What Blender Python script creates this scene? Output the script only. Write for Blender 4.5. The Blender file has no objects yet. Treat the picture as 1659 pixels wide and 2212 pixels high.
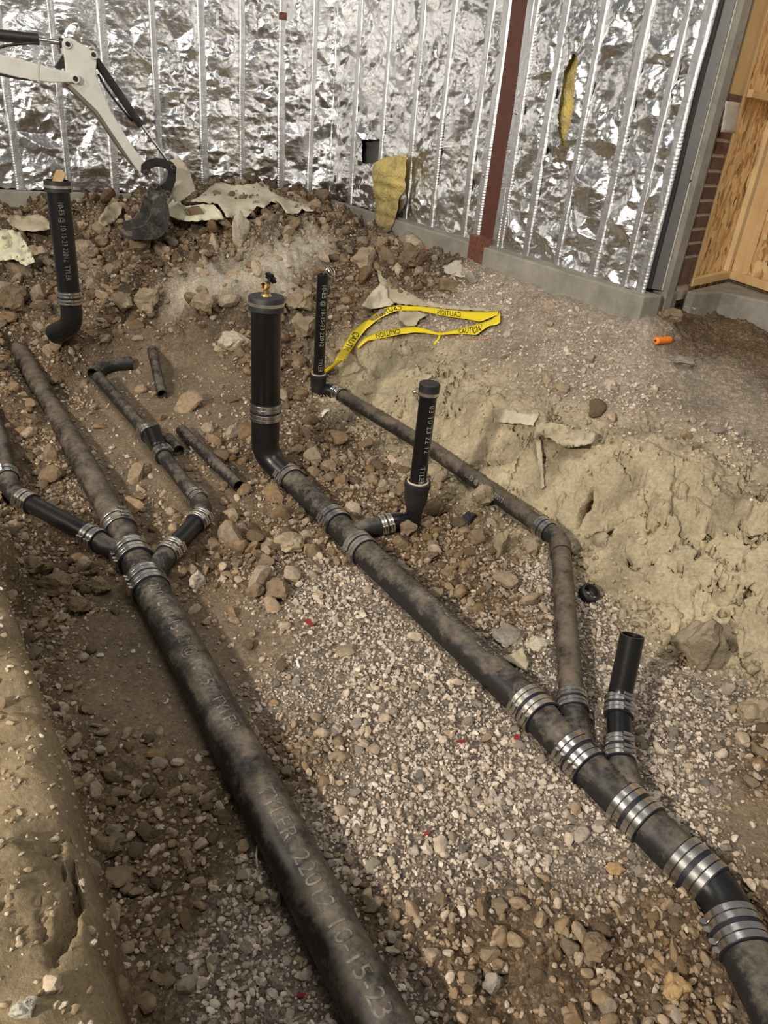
import bpy, bmesh, math, random
import numpy as np
from mathutils import Vector, Matrix
from mathutils.geometry import delaunay_2d_cdt

random.seed(7); rng = np.random.default_rng(11)
SC = bpy.context.scene
COL = SC.collection

# ------------------------------------------------------------------ camera, world, lights, exposure
IW, IH, FPX = 1659.0, 2212.0, 1600.0
TH, RHO, CZ = math.radians(28.6), math.radians(5.5), 1.75
CF = np.array([0, math.cos(TH), -math.sin(TH)])
_r0 = np.array([1.0, 0, 0]); _u0 = np.array([0, math.sin(TH), math.cos(TH)])
CR = math.cos(RHO) * _r0 + math.sin(RHO) * _u0
CU = math.cos(RHO) * _u0 - math.sin(RHO) * _r0
CC = np.array([0, 0, CZ])
cam_d = bpy.data.cameras.new('camera'); cam = bpy.data.objects.new('camera', cam_d); COL.objects.link(cam)
cam.matrix_world = Matrix(((CR[0], CU[0], -CF[0], 0), (CR[1], CU[1], -CF[1], 0), (CR[2], CU[2], -CF[2], CZ), (0, 0, 0, 1)))
cam_d.sensor_fit = 'VERTICAL'; cam_d.sensor_height = 36.0; cam_d.lens = 36.0 * FPX / IH
cam_d.clip_start = 0.05; cam_d.clip_end = 60
SC.camera = cam
w = bpy.data.worlds.new('hall'); SC.world = w; w.use_nodes = True
bg = w.node_tree.nodes['Background']; bg.inputs[0].default_value = (1.0, 0.97, 0.93, 1); bg.inputs[1].default_value = 0.17


def lamp(name, loc, target, size, power, color):
    d = bpy.data.lights.new(name, 'AREA'); d.shape = 'RECTANGLE'; d.size = size[0]; d.size_y = size[1]
    d.energy = power; d.color = color
    o = bpy.data.objects.new(name, d); COL.objects.link(o); o.location = loc
    o.rotation_euler = (Vector(target) - Vector(loc)).to_track_quat('-Z', 'Y').to_euler()
    return o


lamp('work_lamp', (-2.9, -2.3, 3.4), (0.9, 3.2, 0.3), (0.24, 0.20), 280, (1.0, 0.91, 0.78))
lamp('work_lamp', (-4.0, 0.9, 3.0), (0.6, 3.2, 0.4), (0.20, 0.20), 62, (1.0, 0.89, 0.74))
lamp('overhead_fill', (1.0, 1.2, 4.6), (0.4, 4.0, 0.5), (2.4, 0.5), 55, (1.0, 0.94, 0.84))  # unseen fill light, added overhead for soft light on the trench
lamp('overhead_fill', (-1.6, 2.8, 4.6), (-0.6, 6.6, 1.4), (2.4, 0.5), 34, (1.0, 0.98, 0.95))  # unseen fill light, added overhead to give the foil something bright to reflect
SC.view_settings.view_transform = 'Standard'; SC.view_settings.look = 'None'
SC.view_settings.exposure = 0.10; SC.view_settings.gamma = 1.0; SC.view_settings.use_curve_mapping = False


# ------------------------------------------------------------------ projection helpers (photo pixel + height/plane -> place in the hall)
def ray(px, py): return CF + (px - IW / 2) / FPX * CR - (py - IH / 2) / FPX * CU
def atz(px, py, z):
    d = ray(px, py); return CC + d * ((z - CZ) / d[2])
def atd(px, py, t): return CC + ray(px, py) * t
def depth(p): return float((np.asarray(p) - CC) @ CF)
def project(P):
    v = P - CC; t = v @ CF
    return IW / 2 + FPX * (v @ CR) / t, IH / 2 - FPX * (v @ CU) / t, t
def onplane(px, py, P, n):
    r = ray(px, py); n = np.asarray(n, float); t = ((np.asarray(P, float) - CC) @ n) / (r @ n); return CC + r * t
def sm(a, b, x): t = np.clip((x - a) / (b - a), 0, 1); return t * t * (3 - 2 * t)
def nrm(v): v = np.asarray(v, float); return v / (np.linalg.norm(v) + 1e-12)


# ------------------------------------------------------------------ noise (numpy gradient noise)
_perm = np.concatenate([rng.permutation(512)] * 3)
_g3 = rng.normal(size=(512, 3)); _g3 /= np.linalg.norm(_g3, axis=1)[:, None]
def perlin(x, y, z=0.0):
    x, y, z = np.broadcast_arrays(np.asarray(x, float), np.asarray(y, float), np.asarray(z, float))
    xi = np.floor(x).astype(int); yi = np.floor(y).astype(int); zi = np.floor(z).astype(int)
    xf = x - xi; yf = y - yi; zf = z - zi
    u = xf ** 3 * (xf * (xf * 6 - 15) + 10); v = yf ** 3 * (yf * (yf * 6 - 15) + 10); ww = zf ** 3 * (zf * (zf * 6 - 15) + 10)
    xi &= 511; yi &= 511; zi &= 511
    def g(a, b, c):
        h = _perm[_perm[_perm[(xi + a) & 511] + ((yi + b) & 511)] + ((zi + c) & 511)]
        gr = _g3[h]; return gr[..., 0] * (xf - a) + gr[..., 1] * (yf - b) + gr[..., 2] * (zf - c)
    def l(a, b, t): return a + t * (b - a)
    return 1.5 * l(l(l(g(0, 0, 0), g(1, 0, 0), u), l(g(0, 1, 0), g(1, 1, 0), u), v),
                   l(l(g(0, 0, 1), g(1, 0, 1), u), l(g(0, 1, 1), g(1, 1, 1), u), v), ww)
def fbm(x, y, z=0.0, o=4, gain=.5):
    s = 0; a = 1
    for i in range(o): s = s + a * perlin(x * 2 ** i + 17 * i, y * 2 ** i + 5 * i, np.asarray(z) * 2 ** i); a *= gain
    return s
def worley(x, y):
    xi = np.floor(x).astype(int); yi = np.floor(y).astype(int); f1 = np.full(x.shape, 9.0); f2 = f1.copy(); hid = np.zeros(x.shape)
    for a in (-1, 0, 1):
        for b in (-1, 0, 1):
            h = _perm[_perm[(xi + a) & 511] + ((yi + b) & 511)]
            px = xi + a + (h % 97) / 97.0; py = yi + b + (h // 5 % 89) / 89.0
            d = np.hypot(x - px, y - py)
            new = d < f1; f2 = np.where(new, f1, np.minimum(f2, d)); hid = np.where(new, (h % 31) / 31.0, hid); f1 = np.where(new, d, f1)
    return f1, f2, hid


# ------------------------------------------------------------------ object helpers
ORG = {}
def link(o, parent=None, org=(0, 0, 0)):
    COL.objects.link(o)
    if parent is not None: o.parent = parent
    ORG[o.name] = np.asarray(org, float)
    return o
def tag(o, label=None, cat=None, group=None, kind=None):
    if label: o['label'] = label
    if cat: o['category'] = cat
    if group: o['group'] = group
    if kind: o['kind'] = kind
    return o
def thing(name, loc, label, cat, group=None):
    o = bpy.data.objects.new(name, None); link(o, None, loc); o.location = [float(a) for a in loc]; o.empty_display_size = .05
    return tag(o, label, cat, group)
def mesh(name, V, F, mat, parent=None, smooth=True, own=False, sharp=None):
    V = np.asarray(V, float)
    org = ORG[parent.name] if parent is not None else (V.mean(0) * [1, 1, 0] + [0, 0, V[:, 2].min()] if own else np.zeros(3))
    me = bpy.data.meshes.new(name); me.from_pydata((V - org).tolist(), [], [list(map(int, f)) for f in F]); me.update()
    if smooth:
        me.polygons.foreach_set('use_smooth', [True] * len(me.polygons))
        if sharp: me.set_sharp_from_angle(angle=math.radians(sharp))
    if mat is not None: me.materials.append(mat)
    o = bpy.data.objects.new(name, me); link(o, parent, org)
    if parent is None: o.location = [float(a) for a in org]
    return o
class MB:
    def __init__(s): s.V = []; s.F = []
    def add(s, V, F):
        b = len(s.V); s.V += [tuple(map(float, v)) for v in V]; s.F += [[int(i) + b for i in f] for f in F]; return s
    def box(s, o, a, b, c):
        o, a, b, c = [np.asarray(q, float) for q in (o, a, b, c)]
        P = [o, o + a, o + a + b, o + b, o + c, o + a + c, o + a + b + c, o + b + c]
        if np.cross(a, b) @ c < 0: F = [(0, 1, 2, 3), (4, 7, 6, 5), (0, 4, 5, 1), (1, 5, 6, 2), (2, 6, 7, 3), (3, 7, 4, 0)]
        else: F = [(3, 2, 1, 0), (5, 6, 7, 4), (1, 5, 4, 0), (2, 6, 5, 1), (3, 7, 6, 2), (0, 4, 7, 3)]
        return s.add(P, F)
    def obj(s, name, mat, parent=None, smooth=False, own=False, bevel=0, sharp=35):
        o = mesh(name, s.V, s.F, mat, parent, smooth, own, sharp if smooth else None)
        if bevel:
            m = o.modifiers.new('edge', 'BEVEL'); m.width = bevel; m.segments = 2; m.limit_method = 'ANGLE'
        return o
def frames(P):
    P = np.asarray(P, float); T = np.gradient(P, axis=0) if len(P) > 2 else np.array([P[1] - P[0]] * 2)
    T /= np.linalg.norm(T, axis=1)[:, None]
    up = np.array([0, 0, 1.0]) if abs(T[0][2]) < .9 else np.array([0, -1.0, 0])
    N = [nrm(up - T[0] * (up @ T[0]))]
    for i in range(1, len(P)): n = N[-1] - T[i] * (N[-1] @ T[i]); N.append(nrm(n))
    N = np.array(N); return T, N, np.cross(T, N)
def tube(P, r, n=28, wall=0.0, cap=True):
    """A swept tube; wall > 0 leaves both ends open and gives it thickness."""
    P = np.asarray(P, float); r = np.broadcast_to(np.asarray(r, float), (len(P),)); T, N, B = frames(P)
    a = np.arange(n) / n * 2 * math.pi
    ring = lambda i, rr: P[i] + rr * (np.cos(a)[:, None] * N[i] + np.sin(a)[:, None] * B[i])
    V = [v for i in range(len(P)) for v in ring(i, r[i])]; F = []
    m = len(P)
    for i in range(m - 1):
        for k in range(n):
            k2 = (k + 1) % n; F.append((i * n + k, i * n + k2, (i + 1) * n + k2, (i + 1) * n + k))
    if wall > 0:
        b = len(V); V += [v for i in range(m) for v in ring(i, r[i] - wall)]
        for i in range(m - 1):
            for k in range(n):
                k2 = (k + 1) % n; F.append((b + i * n + k, b + (i + 1) * n + k, b + (i + 1) * n + k2, b + i * n + k2))
        for k in range(n):
            k2 = (k + 1) % n; F.append((k, b + k, b + k2, k2)); e = (m - 1) * n; F.append((e + k, e + k2, b + e + k2, b + e + k))
    elif cap:
        F.append(tuple(range(n))[::-1]); F.append(tuple((m - 1) * n + k for k in range(n)))
    return V, F
def bendpath(P, r, step=6):
    """Round the corners of a polyline."""
    P = [np.asarray(p, float) for p in P]; out = [P[0]]
    for i in range(1, len(P) - 1):
        a, b, c = P[i - 1], P[i], P[i + 1]
        l = min(r, np.linalg.norm(a - b) * .48, np.linalg.norm(c - b) * .48)
        p, q = b + nrm(a - b) * l, b + nrm(c - b) * l
        for t in np.linspace(0, 1, step): out.append((1 - t) ** 2 * p + 2 * t * (1 - t) * b + t * t * q)
    out.append(P[-1]); return np.array(out)
def dens(P, d=.05):
    out = [np.asarray(P[0], float)]
    for a, b in zip(P[:-1], P[1:]):
        k = max(1, int(np.linalg.norm(np.subtract(b, a)) / d))
        for t in range(1, k + 1): out.append(np.asarray(a) + (np.asarray(b) - np.asarray(a)) * t / k)
    return np.array(out)


# ------------------------------------------------------------------ materials
def newmat(name):
    m = bpy.data.materials.new(name); m.use_nodes = True; return m, m.node_tree.nodes, m.node_tree.links, m.node_tree.nodes['Principled BSDF']
def rgba(c): return (c[0], c[1], c[2], 1)
def noisy(name, c1, c2, scale=8, rough=.7, metal=0, bump=.2, bscale=60, c3=None, coord='Object', bdist=.004, spec=.5, rand=0.0, detail=6):
    m, N, L, p = newmat(name)
    tc = N.new('ShaderNodeTexCoord')
    n1 = N.new('ShaderNodeTexNoise'); n1.inputs['Scale'].default_value = scale; n1.inputs['Detail'].default_value = detail; n1.inputs['Roughness'].default_value = .65
    cr = N.new('ShaderNodeValToRGB'); e = cr.color_ramp.elements; e[0].position = .33; e[1].position = .67; e[0].color = rgba(c1); e[1].color = rgba(c2)
    if c3: x = e.new(.5); x.color = rgba(c3)
    L.new(tc.outputs[coord], n1.inputs['Vector']); L.new(n1.outputs['Fac'], cr.inputs['Fac'])
    col = cr.outputs['Color']
    if rand:
        oi = N.new('ShaderNodeObjectInfo'); mr = N.new('ShaderNodeMapRange'); mr.inputs['To Min'].default_value = 1 - rand; mr.inputs['To Max'].default_value = 1 + rand
        hs = N.new('ShaderNodeHueSaturation'); L.new(oi.outputs['Random'], mr.inputs['Value']); L.new(mr.outputs['Result'], hs.inputs['Value']); L.new(col, hs.inputs['Color']); col = hs.outputs['Color']
    L.new(col, p.inputs['Base Color'])
    p.inputs['Roughness'].default_value = rough; p.inputs['Metallic'].default_value = metal; p.inputs['Specular IOR Level'].default_value = spec
    if bump:
        n2 = N.new('ShaderNodeTexNoise'); n2.inputs['Scale'].default_value = bscale; n2.inputs['Detail'].default_value = 5
        b = N.new('ShaderNodeBump'); b.inputs['Strength'].default_value = bump; b.inputs['Distance'].default_value = bdist
        L.new(tc.outputs[coord], n2.inputs['Vector']); L.new(n2.outputs['Fac'], b.inputs['Height']); L.new(b.outputs['Normal'], p.inputs['Normal'])
    return m
def plain(name, c, rough=.5, metal=0, spec=.5):
    m, N, L, p = newmat(name); p.inputs['Base Color'].default_value = rgba(c); p.inputs['Roughness'].default_value = rough; p.inputs['Metallic'].default_value = metal; p.inputs['Specular IOR Level'].default_value = spec
    return m
def dusty(name, dark, dust, amount, rough=.45):
    """Black bitumen paint on cast iron with dried mud smeared over it in patches, most of it lying on top."""
    m, N, L, p = newmat(name)
    tc = N.new('ShaderNodeTexCoord'); ge = N.new('ShaderNodeNewGeometry'); sx = N.new('ShaderNodeSeparateXYZ')
    L.new(ge.outputs['Normal'], sx.inputs['Vector'])
    n1 = N.new('ShaderNodeTexNoise'); n1.inputs['Scale'].default_value = 9; n1.inputs['Detail'].default_value = 8; n1.inputs['Roughness'].default_value = .7
    L.new(tc.outputs['Object'], n1.inputs['Vector'])
    n3 = N.new('ShaderNodeTexNoise'); n3.inputs['Scale'].default_value = 70; n3.inputs['Detail'].default_value = 4; L.new(tc.outputs['Object'], n3.inputs['Vector'])
    a = N.new('ShaderNodeMath'); a.operation = 'MULTIPLY_ADD'; a.inputs[1].default_value = .22; L.new(sx.outputs['Z'], a.inputs[0]); L.new(n1.outputs['Fac'], a.inputs[2])
    b_ = N.new('ShaderNodeMath'); b_.operation = 'MULTIPLY_ADD'; b_.inputs[1].default_value = .25; L.new(n3.outputs['Fac'], b_.inputs[0]); L.new(a.outputs[0], b_.inputs[2])
    mr = N.new('ShaderNodeMapRange'); mr.inputs['From Min'].default_value = .98 - amount; mr.inputs['From Max'].default_value = 1.28 - amount; mr.inputs['To Max'].default_value = .8; L.new(b_.outputs[0], mr.inputs['Value'])
    mx = N.new('ShaderNodeMix'); mx.data_type = 'RGBA'; mx.inputs['A'].default_value = rgba(dark); mx.inputs['B'].default_value = rgba(dust)
    L.new(mr.outputs['Result'], mx.inputs['Factor']); L.new(mx.outputs['Result'], p.inputs['Base Color'])
    r2 = N.new('ShaderNodeMapRange'); r2.inputs['To Min'].default_value = rough; r2.inputs['To Max'].default_value = .9; L.new(mr.outputs['Result'], r2.inputs['Value']); L.new(r2.outputs['Result'], p.inputs['Roughness'])
    bp = N.new('ShaderNodeBump'); bp.inputs['Strength'].default_value = .25; bp.inputs['Distance'].default_value = .002; L.new(n3.outputs['Fac'], bp.inputs['Height']); L.new(bp.outputs['Normal'], p.inputs['Normal'])
    return m

M = {}
M['iron'] = dusty('dusty_iron', (.018, .017, .017), (.25, .205, .155), .27)
M['iron_mud'] = dusty('muddy_iron', (.020, .018, .017), (.21, .165, .12), .36)
M['iron_clean'] = dusty('clean_iron', (.010, .010, .011), (.12, .10, .08), .02, .32)
M['riser'] = dusty('riser_iron', (.007, .007, .008), (.10, .085, .07), -.03, .27)
M['bore'] = plain('bore', (.006, .006, .006), .8)
M['steel'] = noisy('stainless', (.52, .50, .47), (.78, .76, .72), 30, .24, 1.0, .05, 90)
M['steel_dirty'] = noisy('stainless_dusty', (.40, .34, .27), (.75, .71, .65), 14, .30, .85, .1, 90)
M['rubber'] = noisy('rubber', (.012, .012, .014), (.03, .029, .03), 20, .55, 0, .1, 120)
M['gasket'] = noisy('blue_gasket', (.008, .009, .014), (.018, .020, .032), 20, .45, 0, .1, 120)
M['brass'] = noisy('brass', (.50, .33, .12), (.68, .50, .24), 25, .32, .9, .05, 80)
M['plastic_black'] = plain('plastic_black', (.01, .01, .01), .25)
M['letter'] = noisy('paint_letter', (.20, .19, .17), (.44, .42, .38), 60, .7, 0, 0)
M['letter_soft'] = noisy('paint_letter_worn', (.035, .033, .03), (.27, .245, .21), 38, .75, 0, 0)
M['cast_letter'] = dusty('cast_letter', (.03, .028, .026), (.24, .21, .17), .25)
M['yellow'] = plain('tape_yellow', (.83, .66, .02), .38)
M['ink'] = plain('tape_ink', (.012, .012, .01), .5)
M['fabric'] = noisy('geotextile', (.46, .40, .29), (.66, .60, .46), 7, .9, 0, .35, 160, bdist=.003)
M['fabric_pale'] = noisy('geotextile_clean', (.60, .57, .40), (.74, .71, .52), 6, .85, 0, .2, 160, bdist=.003)
M['fabric_dirty'] = noisy('geotextile_muddy', (.38, .32, .22), (.54, .47, .34), 7, .9, 0, .35, 160, bdist=.003)
M['paper'] = noisy('paper', (.74, .72, .68), (.86, .84, .80), 15, .8, 0, .1, 60)
M['wool'] = noisy('glass_wool', (.36, .27, .07), (.74, .56, .13), 9, .95, 0, .8, 60, c3=(.58, .47, .20), bdist=.02)
M['wool_brown'] = noisy('glass_wool_dirty', (.20, .15, .07), (.55, .43, .18), 9, .95, 0, .8, 60, bdist=.02)
M['orange'] = noisy('orange_twine', (.85, .20, .01), (.95, .30, .03), 40, .7, 0, .5, 200, bdist=.002)
M['red'] = plain('red_plastic', (.26, .02, .025), .45)
M['white'] = noisy('machine_paint', (.56, .54, .49), (.66, .64, .59), 12, .42, 0, .04, 40, c3=(.63, .61, .56))
M['grease'] = noisy('machine_black', (.010, .009, .010), (.028, .025, .026), 20, .42, 0, .1, 80)
M['machine_steel'] = dusty('worn_bucket', (.045, .042, .040), (.28, .24, .19), .36, .5)
M['chrome'] = plain('chrome_rod', (.7, .7, .7), .12, 1.0)
M['concrete'] = noisy('concrete', (.22, .205, .175), (.37, .345, .295), 5, .85, 0, .3, 90, bdist=.004)
M['concrete_dark'] = noisy('concrete_dark', (.17, .16, .14), (.30, .28, .245), 6, .85, 0, .3, 90, bdist=.004)
M['red_steel'] = noisy('red_oxide', (.085, .028, .020), (.12, .042, .030), 18, .55, 0, .1, 120)
M['red_steel_rust'] = noisy('red_oxide_worn', (.11, .035, .022), (.20, .085, .055), 40, .6, 0, .2, 120)
M['grey_steel'] = noisy('grey_steel', (.088, .090, .088), (.135, .135, .130), 3, .42, 0, .06, 60)
M['cream'] = noisy('cream_board', (.42, .40, .31), (.60, .58, .50), 7, .75, 0, .2, 60)
M['brownstrip'] = noisy('brown_strip', (.13, .11, .085), (.20, .17, .14), 12, .7, 0, .2, 80)
M['brick'] = noisy('brick', (.10, .058, .048), (.17, .105, .085), 18, .85, 0, .4, 120, rand=.25)
M['mortar'] = noisy('mortar', (.50, .43, .38), (.62, .55, .49), 30, .9, 0, .4, 120)
M['lumber'] = noisy('lumber', (.56, .38, .18), (.72, .53, .29), 4, .65, 0, .1, 50, rand=.12)
M['shingle'] = plain('black_gap', (.004, .004, .004), .9)
M['tarp'] = noisy('grey_sheet', (.42, .40, .36), (.52, .50, .45), 5, .6, 0, .1, 40)
M['poly'] = noisy('poly_sheet', (.40, .41, .41), (.60, .60, .58), 7, .35, 0, .25, 30)
def osb():
    m, N, L, p = newmat('osb')
    tc = N.new('ShaderNodeTexCoord'); mp = N.new('ShaderNodeMapping'); mp.inputs['Scale'].default_value = (48, 48, 17); mp.inputs['Rotation'].default_value = (.25, .2, 0)
    v = N.new('ShaderNodeTexVoronoi'); v.inputs['Scale'].default_value = 1.0; v.inputs['Randomness'].default_value = 1
    n0 = N.new('ShaderNodeTexNoise'); n0.inputs['Scale'].default_value = 9; n0.inputs['Detail'].default_value = 3
    ad = N.new('ShaderNodeMix'); ad.data_type = 'VECTOR'; ad.inputs['Factor'].default_value = .08
    L.new(tc.outputs['Object'], n0.inputs['Vector']); L.new(tc.outputs['Object'], ad.inputs['A']); L.new(n0.outputs['Color'], ad.inputs['B'])
    L.new(ad.outputs['Result'], mp.inputs['Vector']); L.new(mp.outputs['Vector'], v.inputs['Vector'])
    cr = N.new('ShaderNodeValToRGB'); e = cr.color_ramp.elements; e[0].color = rgba((.50, .30, .10)); e[1].color = rgba((.82, .60, .31))
    for pos, c in ((.06, (.06, .03, .015)), (.10, (.36, .19, .05)), (.5, (.64, .41, .16))): x = e.new(pos); x.color = rgba(c)
    s = N.new('ShaderNodeSeparateColor'); L.new(v.outputs['Color'], s.inputs['Color']); L.new(s.outputs['Red'], cr.inputs['Fac'])
    n2 = N.new('ShaderNodeTexNoise'); n2.inputs['Scale'].default_value = 2.0; mp2 = N.new('ShaderNodeMapping'); mp2.inputs['Scale'].default_value = (60, 60, 8)
    L.new(tc.outputs['Object'], mp2.inputs['Vector']); L.new(mp2.outputs['Vector'], n2.inputs['Vector'])
    mx = N.new('ShaderNodeMix'); mx.data_type = 'RGBA'; mx.blend_type = 'OVERLAY'; mx.inputs['Factor'].default_value = .45; L.new(cr.outputs['Color'], mx.inputs['A']); L.new(n2.outputs['Color'], mx.inputs['B'])
    hs = N.new('ShaderNodeHueSaturation'); hs.inputs['Saturation'].default_value = .9; L.new(mx.outputs['Result'], hs.inputs['Color'])
    L.new(hs.outputs['Color'], p.inputs['Base Color']); p.inputs['Roughness'].default_value = .6
    return m
M['osb'] = osb()
def foil(name, rough, base, bs=260):
    m, N, L, p = newmat(name); p.inputs['Base Color'].default_value = rgba(base); p.inputs['Metallic'].default_value = 1.0; p.inputs['Roughness'].default_value = rough
    tc = N.new('ShaderNodeTexCoord'); n = N.new('ShaderNodeTexNoise'); n.inputs['Scale'].default_value = 34; n.inputs['Detail'].default_value = 5; n.inputs['Roughness'].default_value = .6; n.inputs['Distortion'].default_value = .6
    L.new(tc.outputs['Object'], n.inputs['Vector']); b = N.new('ShaderNodeBump'); b.inputs['Strength'].default_value = .35; b.inputs['Distance'].default_value = .008
    L.new(n.outputs['Fac'], b.inputs['Height'])
    prev = b
    for sc_, stn, dst in ((13, .26, .020), (34, .20, .008), (bs, .10, .002)):
        mp = N.new('ShaderNodeMapping'); mp.inputs['Scale'].default_value = (1, 1, 1.7); L.new(tc.outputs['Object'], mp.inputs['Vector'])
        n2 = N.new('ShaderNodeTexVoronoi'); n2.inputs['Scale'].default_value = sc_; L.new(mp.outputs['Vector'], n2.inputs['Vector'])
        b2 = N.new('ShaderNodeBump'); b2.inputs['Strength'].default_value = stn * (1 if name == 'foil_facing' else .35); b2.inputs['Distance'].default_value = dst; L.new(n2.outputs['Distance'], b2.inputs['Height']); L.new(prev.outputs['Normal'], b2.inputs['Normal']); prev = b2
    L.new(prev.outputs['Normal'], p.inputs['Normal'])
    return m
M['foil'] = foil('foil_facing', .26, (.74, .74, .745))
M['foil_strip'] = foil('foil_tab', .42, (.66, .665, .68), 180)
def groundmat():
    m, N, L, p = newmat('soil')
    at = N.new('ShaderNodeAttribute'); at.attribute_name = 'soil'
    tc = N.new('ShaderNodeTexCoord')
    n1 = N.new('ShaderNodeTexNoise'); n1.inputs['Scale'].default_value = 5; n1.inputs['Detail'].default_value = 9; n1.inputs['Roughness'].default_value = .68; L.new(tc.outputs['Object'], n1.inputs['Vector'])
    n2 = N.new('ShaderNodeTexNoise'); n2.inputs['Scale'].default_value = 75; n2.inputs['Detail'].default_value = 6; n2.inputs['Roughness'].default_value = .7; L.new(tc.outputs['Object'], n2.inputs['Vector'])
    r1 = N.new('ShaderNodeMapRange'); r1.inputs['From Min'].default_value = .3; r1.inputs['From Max'].default_value = .7; r1.inputs['To Min'].default_value = .78; r1.inputs['To Max'].default_value = 1.2; L.new(n1.outputs['Fac'], r1.inputs['Value'])
    r2 = N.new('ShaderNodeMapRange'); r2.inputs['From Min'].default_value = .3; r2.inputs['From Max'].default_value = .7; r2.inputs['To Min'].default_value = .72; r2.inputs['To Max'].default_value = 1.22; L.new(n2.outputs['Fac'], r2.inputs['Value'])
    mu = N.new('ShaderNodeMath'); mu.operation = 'MULTIPLY'; L.new(r1.outputs['Result'], mu.inputs[0]); L.new(r2.outputs['Result'], mu.inputs[1])
    at2 = N.new('ShaderNodeAttribute'); at2.attribute_name = 'grit'
    for sc_, lo, hi in ((55, .62, 1.5), (150, .55, 1.55)):
        vs = N.new('ShaderNodeTexVoronoi'); vs.inputs['Scale'].default_value = sc_; L.new(tc.outputs['Object'], vs.inputs['Vector'])
        sp = N.new('ShaderNodeSeparateColor'); L.new(vs.outputs['Color'], sp.inputs['Color'])
        pw = N.new('ShaderNodeMath'); pw.operation = 'POWER'; pw.inputs[1].default_value = 2.2; L.new(sp.outputs['Red'], pw.inputs[0])
        ms = N.new('ShaderNodeMapRange'); ms.inputs['To Min'].default_value = lo + .12; ms.inputs['To Max'].default_value = hi; L.new(pw.outputs[0], ms.inputs['Value'])
        mg = N.new('ShaderNodeMix'); mg.data_type = 'FLOAT'; mg.inputs['A'].default_value = 1.0; L.new(at2.outputs['Fac'], mg.inputs['Factor']); L.new(ms.outputs['Result'], mg.inputs['B'])
        m2 = N.new('ShaderNodeMath'); m2.operation = 'MULTIPLY'; L.new(mu.outputs[0], m2.inputs[0]); L.new(mg.outputs['Result'], m2.inputs[1]); mu = m2
    vm = N.new('ShaderNodeVectorMath'); vm.operation = 'SCALE'; L.new(at.outputs['Color'], vm.inputs[0]); L.new(mu.outputs[0], vm.inputs['Scale'])
    mnn = N.new('ShaderNodeVectorMath'); mnn.operation = 'MINIMUM'; mnn.inputs[1].default_value = (.72, .68, .60); L.new(vm.outputs['Vector'], mnn.inputs[0]); L.new(mnn.outputs['Vector'], p.inputs['Base Color']); p.inputs['Roughness'].default_value = .95; p.inputs['Specular IOR Level'].default_value = .2
    vo = N.new('ShaderNodeTexVoronoi'); vo.inputs['Scale'].default_value = 90; L.new(tc.outputs['Object'], vo.inputs['Vector'])
    rg = N.new('ShaderNodeMath'); rg.operation = 'MULTIPLY_ADD'; rg.inputs[1].default_value = -.7; L.new(vo.outputs['Distance'], rg.inputs[0]); L.new(n2.outputs['Fac'], rg.inputs[2])
    hm = N.new('ShaderNodeMix'); hm.data_type = 'FLOAT'; L.new(at2.outputs['Fac'], hm.inputs['Factor']); L.new(n2.outputs['Fac'], hm.inputs['A']); L.new(rg.outputs[0], hm.inputs['B'])
    st = N.new('ShaderNodeMapRange'); st.inputs['To Min'].default_value = .35; st.inputs['To Max'].default_value = 1.0; L.new(at2.outputs['Fac'], st.inputs['Value'])
    b = N.new('ShaderNodeBump'); b.inputs['Distance'].default_value = .018; L.new(st.outputs['Result'], b.inputs['Strength']); L.new(hm.outputs['Result'], b.inputs['Height']); L.new(b.outputs['Normal'], p.inputs['Normal'])
    return m
M['soil'] = groundmat()
def stonemat(name, attr=True, rand=0):
    m, N, L, p = newmat(name)
    tc = N.new('ShaderNodeTexCoord')
    n2 = N.new('ShaderNodeTexNoise'); n2.inputs['Scale'].default_value = 55; n2.inputs['Detail'].default_value = 5; L.new(tc.outputs['Object'], n2.inputs['Vector'])
    r2 = N.new('ShaderNodeMapRange'); r2.inputs['From Min'].default_value = .3; r2.inputs['From Max'].default_value = .7; r2.inputs['To Min'].default_value = .75; r2.inputs['To Max'].default_value = 1.2; L.new(n2.outputs['Fac'], r2.inputs['Value'])
    at = N.new('ShaderNodeAttribute'); at.attribute_name = 'tint'
    vm = N.new('ShaderNodeVectorMath'); vm.operation = 'SCALE'; L.new(at.outputs['Color'], vm.inputs[0]); L.new(r2.outputs['Result'], vm.inputs['Scale']); L.new(vm.outputs['Vector'], p.inputs['Base Color'])
    p.inputs['Roughness'].default_value = .92; p.inputs['Specular IOR Level'].default_value = .25
    b = N.new('ShaderNodeBump'); b.inputs['Strength'].default_value = .3; b.inputs['Distance'].default_value = .004; L.new(n2.outputs['Fac'], b.inputs['Height']); L.new(b.outputs['Normal'], p.inputs['Normal'])
    return m
M['gravel'] = stonemat('gravel')
ROCK = {}
def rockmat(key, a, b, scale=9):
    ROCK[key] = noisy('rock_' + key, a, b, scale, .92, 0, .7, 45, bdist=.012, spec=.2, rand=.14)
rockmat('tan', (.26, .20, .13), (.44, .36, .25)); rockmat('brown', (.15, .108, .068), (.29, .215, .14)); rockmat('pale', (.45, .39, .30), (.64, .57, .45))
rockmat('grey', (.24, .215, .18), (.40, .36, .31)); rockmat('orange', (.33, .20, .085), (.50, .36, .20)); rockmat('dark', (.035, .037, .042), (.07, .07, .075))
rockmat('pink', (.40, .17, .13), (.52, .28, .22)); rockmat('boulder', (.27, .215, .15), (.40, .335, .24), 5); rockmat('slab', (.42, .40, .33), (.52, .49, .41), 5); rockmat('gravelish', (.36, .30, .24), (.56, .49, .41), 6)

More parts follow.
